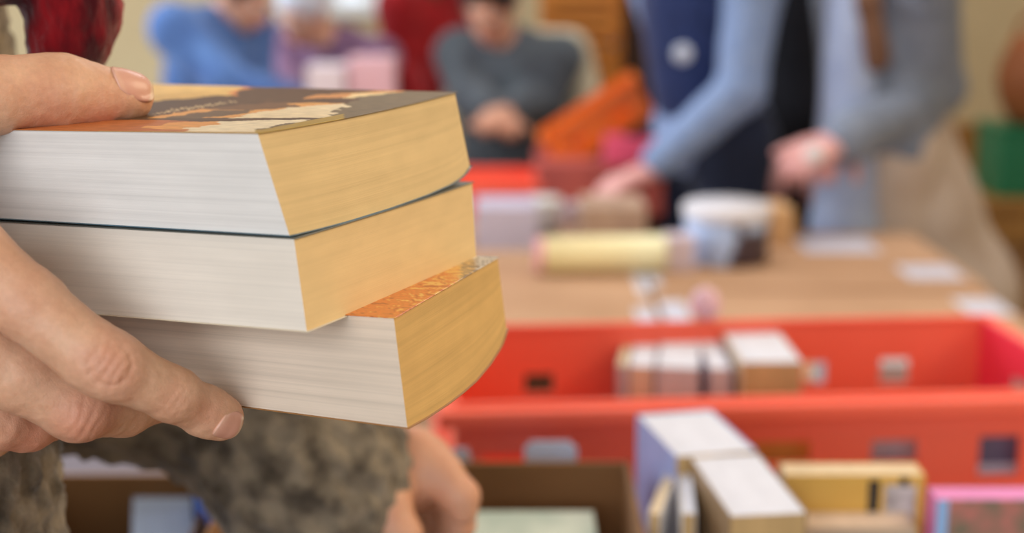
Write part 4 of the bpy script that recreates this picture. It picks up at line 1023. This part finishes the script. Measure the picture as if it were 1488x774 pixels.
HX, HY = -.345, .63
sweater = mat('boucle_grey_beige', (146, 132, 112), .95, (76, 67, 57), 55, bump=1, bscale=300, spec=.05, detail=5, lo=.38, hi=.66, sheen=.3)
sweater_dk = sweater
J_sh_R, J_el_R, J_wr_R = Vector((-.40, .47, 1.31)), Vector((-.58, .30, 1.10)), P(-560, 330, .50)
J_sh_L, J_el_L = Vector((-.36, .79, 1.30)), P(0, 550, .88)
J_wr_L = P(520, 668, .90)
root = empty('person', (HX - .02, HY, 0), 0, 'person in fluffy grey-beige pullover and red scarf holding three paperbacks', 'person')
hipc, chestc, neckc, headc = Vector((HX - .06, HY, .88)), Vector((HX - .03, HY, 1.17)), Vector((HX - .03, HY, 1.36)), Vector((HX + .02, HY - .01, 1.505))
RMh = np.array([[0, 1, 0], [1, 0, 0], [0, 0, 1]]).T    # local x = world y (shoulder line), local y = world x
hgp, fin = head_parts(root, headc, (.85, .15, -.45), (.4, 0, 1), 1.0, SKIN, brownh, 'bun')
bodyg = [([ell(chestc, (.15, .10, .19), RMh), ell(hipc + Vector((.02, 0, .12)), (.13, .095, .16), RMh), ell(hipc, (.15, .11, .12), RMh), cap(J_sh_R, J_sh_L, .05)], .05, 0),
         ([cap(neckc - Vector((0, 0, .06)), headc - Vector((.01, 0, .05)), .055, .05)], .02, .03), (hgp, .014, .012),
         (capchain([J_sh_R, J_el_R, J_wr_R], (.046, .038, .027)), .02, .03), (capchain([J_sh_L, J_el_L, J_wr_L], (.044, .031, .022)), .02, .03)]
leg0 = {}
for sy in (-1, 1):
    a = hipc + Vector((0, sy * .085, 0)); leg0[sy] = [a, Vector((a.x + .01, a.y, .48)), Vector((a.x - .02, a.y, .09))]
    bodyg.append((capchain(leg0[sy], (.08, .055, .038)), .03, .03))
# reaching left hand: index finger and thumb seen in front, others behind
def chm(pts): return ch(pts)
LH = [(chm([(505, 662, .905, 62), (585, 690, .905, 50)]) + chm([(560, 690, .905, 44), (618, 668, .915, 40)]) + chm([(560, 700, .905, 44), (600, 706, .925, 40)]), .014, 0),
      (chm([(600, 655, .905, 37), (640, 690, .90, 33), (668, 722, .895, 28), (672, 742, .895, 22)]), .004, .006),
      (chm([(616, 668, .925, 34), (652, 710, .925, 30), (664, 760, .93, 26), (650, 800, .935, 22)]), .004, .004),
      (chm([(606, 690, .94, 32), (632, 730, .945, 28), (640, 780, .95, 25), (630, 815, .95, 21)]), .004, .004),
      (chm([(590, 704, .95, 30), (606, 745, .955, 26), (612, 790, .96, 22)]), .004, .004),
      (chm([(530, 700, .885, 44), (560, 735, .875, 36), (582, 778, .87, 30), (588, 812, .87, 26)]), .006, .010)]
body, bv = smesh('body', bodyg, .0085, SKIN, root, extra=[(HG, .00085), (LH, .0022)], disp=hand_disp, ret=True)
red = np.zeros(len(bv))
for c, r, a in KN: red = np.maximum(red, a * np.exp(-(np.linalg.norm(bv - c, axis=1) / r) ** 2))
lh = np.linalg.norm(bv - np.array(P(600, 690, .91)), axis=1) < .11; red[lh] = .35
ramp_fac(body.data, red)
fin()
# fingernails: rounded patches laid on the finger surface
def nail(center, along, out, L, Wd, m, lift=.0002, tipw=1.0, name='fingernail'):
    c = np.array(center, float); a = np.array(along, float); a /= np.linalg.norm(a); o_ = np.array(out, float); o_ -= a * (o_ @ a); o_ /= np.linalg.norm(o_); s_ = np.cross(a, o_)
    nu, nv = 22, 16; pts = []; K0 = (nu // 2) * (nv + 1) + nv // 2
    for i in range(nu + 1):
        for j in range(nv + 1):
            u = -1 + 2 * i / nu; v = -1 + 2 * j / nv
            # squircle outline
            x = u * math.sqrt(max(0, 1 - .36 * v * v)) ; y = v * math.sqrt(max(0, 1 - .30 * u * u))
            pts.append(c + a * x * L / 2 + s_ * y * Wd / 2 * (1 + .05 * x) + o_ * .02)
    Q = np.array(pts, np.float32)
    for _ in range(40): Q = Q - (o_ * 1.0)[None, :].astype(np.float32) * (ev(HG, Q) - 0.0)[:, None] * .8
    t_ = (np.array(pts) - Q) @ o_; tm = t_[K0]; ok = np.abs(ev(HG, Q)) < 3e-4; mx_ = np.max(t_[ok]) if ok.any() else tm
    Q = np.array(pts) - o_ * np.minimum(t_, min(mx_, tm + .0045))[:, None]
    U_ = np.array([(-1 + 2 * i / nu, -1 + 2 * j / nv) for i in range(nu + 1) for j in range(nv + 1)])
    dome = lift + .0008 * (1 - np.abs(U_[:, 1]) ** 2.2) * (1 - .3 * np.abs(U_[:, 0]) ** 3) + .0004 * np.clip(U_[:, 0], 0, 1) ** 2
    top = Q + o_ * dome[:, None]; bot = Q - o_ * .0012
    vs = np.concatenate([top, bot]); K = (nu + 1) * (nv + 1); ix = lambda s, i, j: s * K + i * (nv + 1) + j; fs = []
    for i in range(nu):
        for j in range(nv):
            fs.append((ix(0, i, j), ix(0, i + 1, j), ix(0, i + 1, j + 1), ix(0, i, j + 1))); fs.append((ix(1, i, j), ix(1, i, j + 1), ix(1, i + 1, j + 1), ix(1, i + 1, j)))
    for i in range(nu):
        fs.append((ix(0, i, 0), ix(1, i, 0), ix(1, i + 1, 0), ix(0, i + 1, 0))); fs.append((ix(0, i, nv), ix(0, i + 1, nv), ix(1, i + 1, nv), ix(1, i, nv)))
    for j in range(nv):
        fs.append((ix(0, 0, j), ix(0, 0, j + 1), ix(1, 0, j + 1), ix(1, 0, j))); fs.append((ix(0, nu, j), ix(1, nu, j), ix(1, nu, j + 1), ix(0, nu, j + 1)))
    o = mesh(name, vs, fs, m, root, True, True)
    cols = []
    for u, v in U_:
        k = min(1, max(0, (u - .72) / .12)); k2 = min(1, max(0, (-u - .72 + .25 * v * v) / .2)); c_ = L1((216, 160, 138)) * (1 - k) + L1((228, 196, 168)) * k; cols.append(c_ * (1 - .5 * k2) + L1((226, 182, 156)) * .5 * k2)
    put_colors(o.data, np.array(cols + cols)); return o
m_nail = attr_mat('fingernail', .38, .4, coat=.05)
cam_dir = np.array(FW) * -1; upv = np.array(UP); rx = np.array(RX)
nail(P(188, 128, .594), np.array(P(215, 131, .604)) - np.array(P(160, 122, .592)), upv * .62 + cam_dir * .8, .0195, .0165, m_nail)
nail(P(331, 618, .540), np.array(P(345, 618, .550)) - np.array(P(305, 602, .541)), upv * -.5 + cam_dir * 1.0, .0118, .0102, m_nail)

# pullover: torso, both sleeves
sw = [([ell(chestc + Vector((.01, 0, 0)), (.17, .127, .20), RMh), ell(hipc + Vector((.055, 0, .15)), (.155, .128, .21), RMh), ell(hipc, (.16, .125, .14), RMh), cap(J_sh_R, J_sh_L, .07)], .06, 0),
      (capchain([J_sh_R, J_el_R, J_el_R * .22 + J_wr_R * .78], (.066, .056, .046)), .03, .04)]
slL = [J_sh_L, J_el_L, P(200, 594, .890), P(330, 618, .893), P(430, 650, .892), P(490, 676, .892)]
sw.append((capchain(slL, (.066, .044, .033, .034, .051, .046)) + [cap(P(462, 696, .89), P(474, 750, .885), .044, .042)], .03, .04))
smesh('pullover', sw, .0042, sweater, root, fuzz=.0022, ffreq=420, folds=.004, foldfreq=40)
scm = mat('dark_red_mohair', (150, 22, 30), .95, (70, 10, 18), 60, (1, 1, .35), bump=1, bscale=300, spec=.05, sheen=.3, lo=.4, hi=.62)
ring_pts = [neckc + Vector((.075 * math.cos(a), .085 * math.sin(a), -.015 - .02 * math.cos(a))) for a in np.linspace(0, 2 * math.pi, 11)]
tail = [neckc + Vector((.075, -.04, -.01)), P(106, -60, .68), P(108, 10, .67), P(100, 60, .67), P(92, 100, .675)]
smesh('scarf', [(capchain(ring_pts, [.038] * 11), .02, 0), (capchain(tail, (.03, .0185, .0195, .017, .012)), .01, .02)], .0035, scm, root, fuzz=.0012, ffreq=500)
tr = [(capchain(leg0[sy], (.092, .066, .054)), .03, .04) for sy in (-1, 1)] + [([ell(hipc, (.16, .12, .12), RMh)], 0, .05)]
smesh('trousers', tr, .0085, jean, root, folds=.003)
for sy in (-1, 1):
    an = leg0[sy][2]; smesh('shoe', [([cap((an.x, an.y, .04), (an.x + .15, an.y, .036), .042, .033), cap((an.x, an.y, .04), (an.x, an.y, .09), .04)], .02, 0)], .006, mat('shoe_leather', (44, 36, 32), .5), root)

# badge on the navy vest (child of that person)
for o in list(COL.objects):
    if o.get('label', '').startswith('person in navy'):
        smesh('badge', [([ell(bd, (.022, .008, .022))], 0, 0)], .003, mat('pale_badge', (200, 210, 230), .3), o)

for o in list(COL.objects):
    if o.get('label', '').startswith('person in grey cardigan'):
        wc = PX(1183, 224, Yg - .40)  # white disc added to imitate the bright highlight on the hand
        smesh('hand_glint', [([ell(wc, (.021, .008, .021))], 0, 0)], .002, mat('glint_white', (236, 236, 240), .15), o)
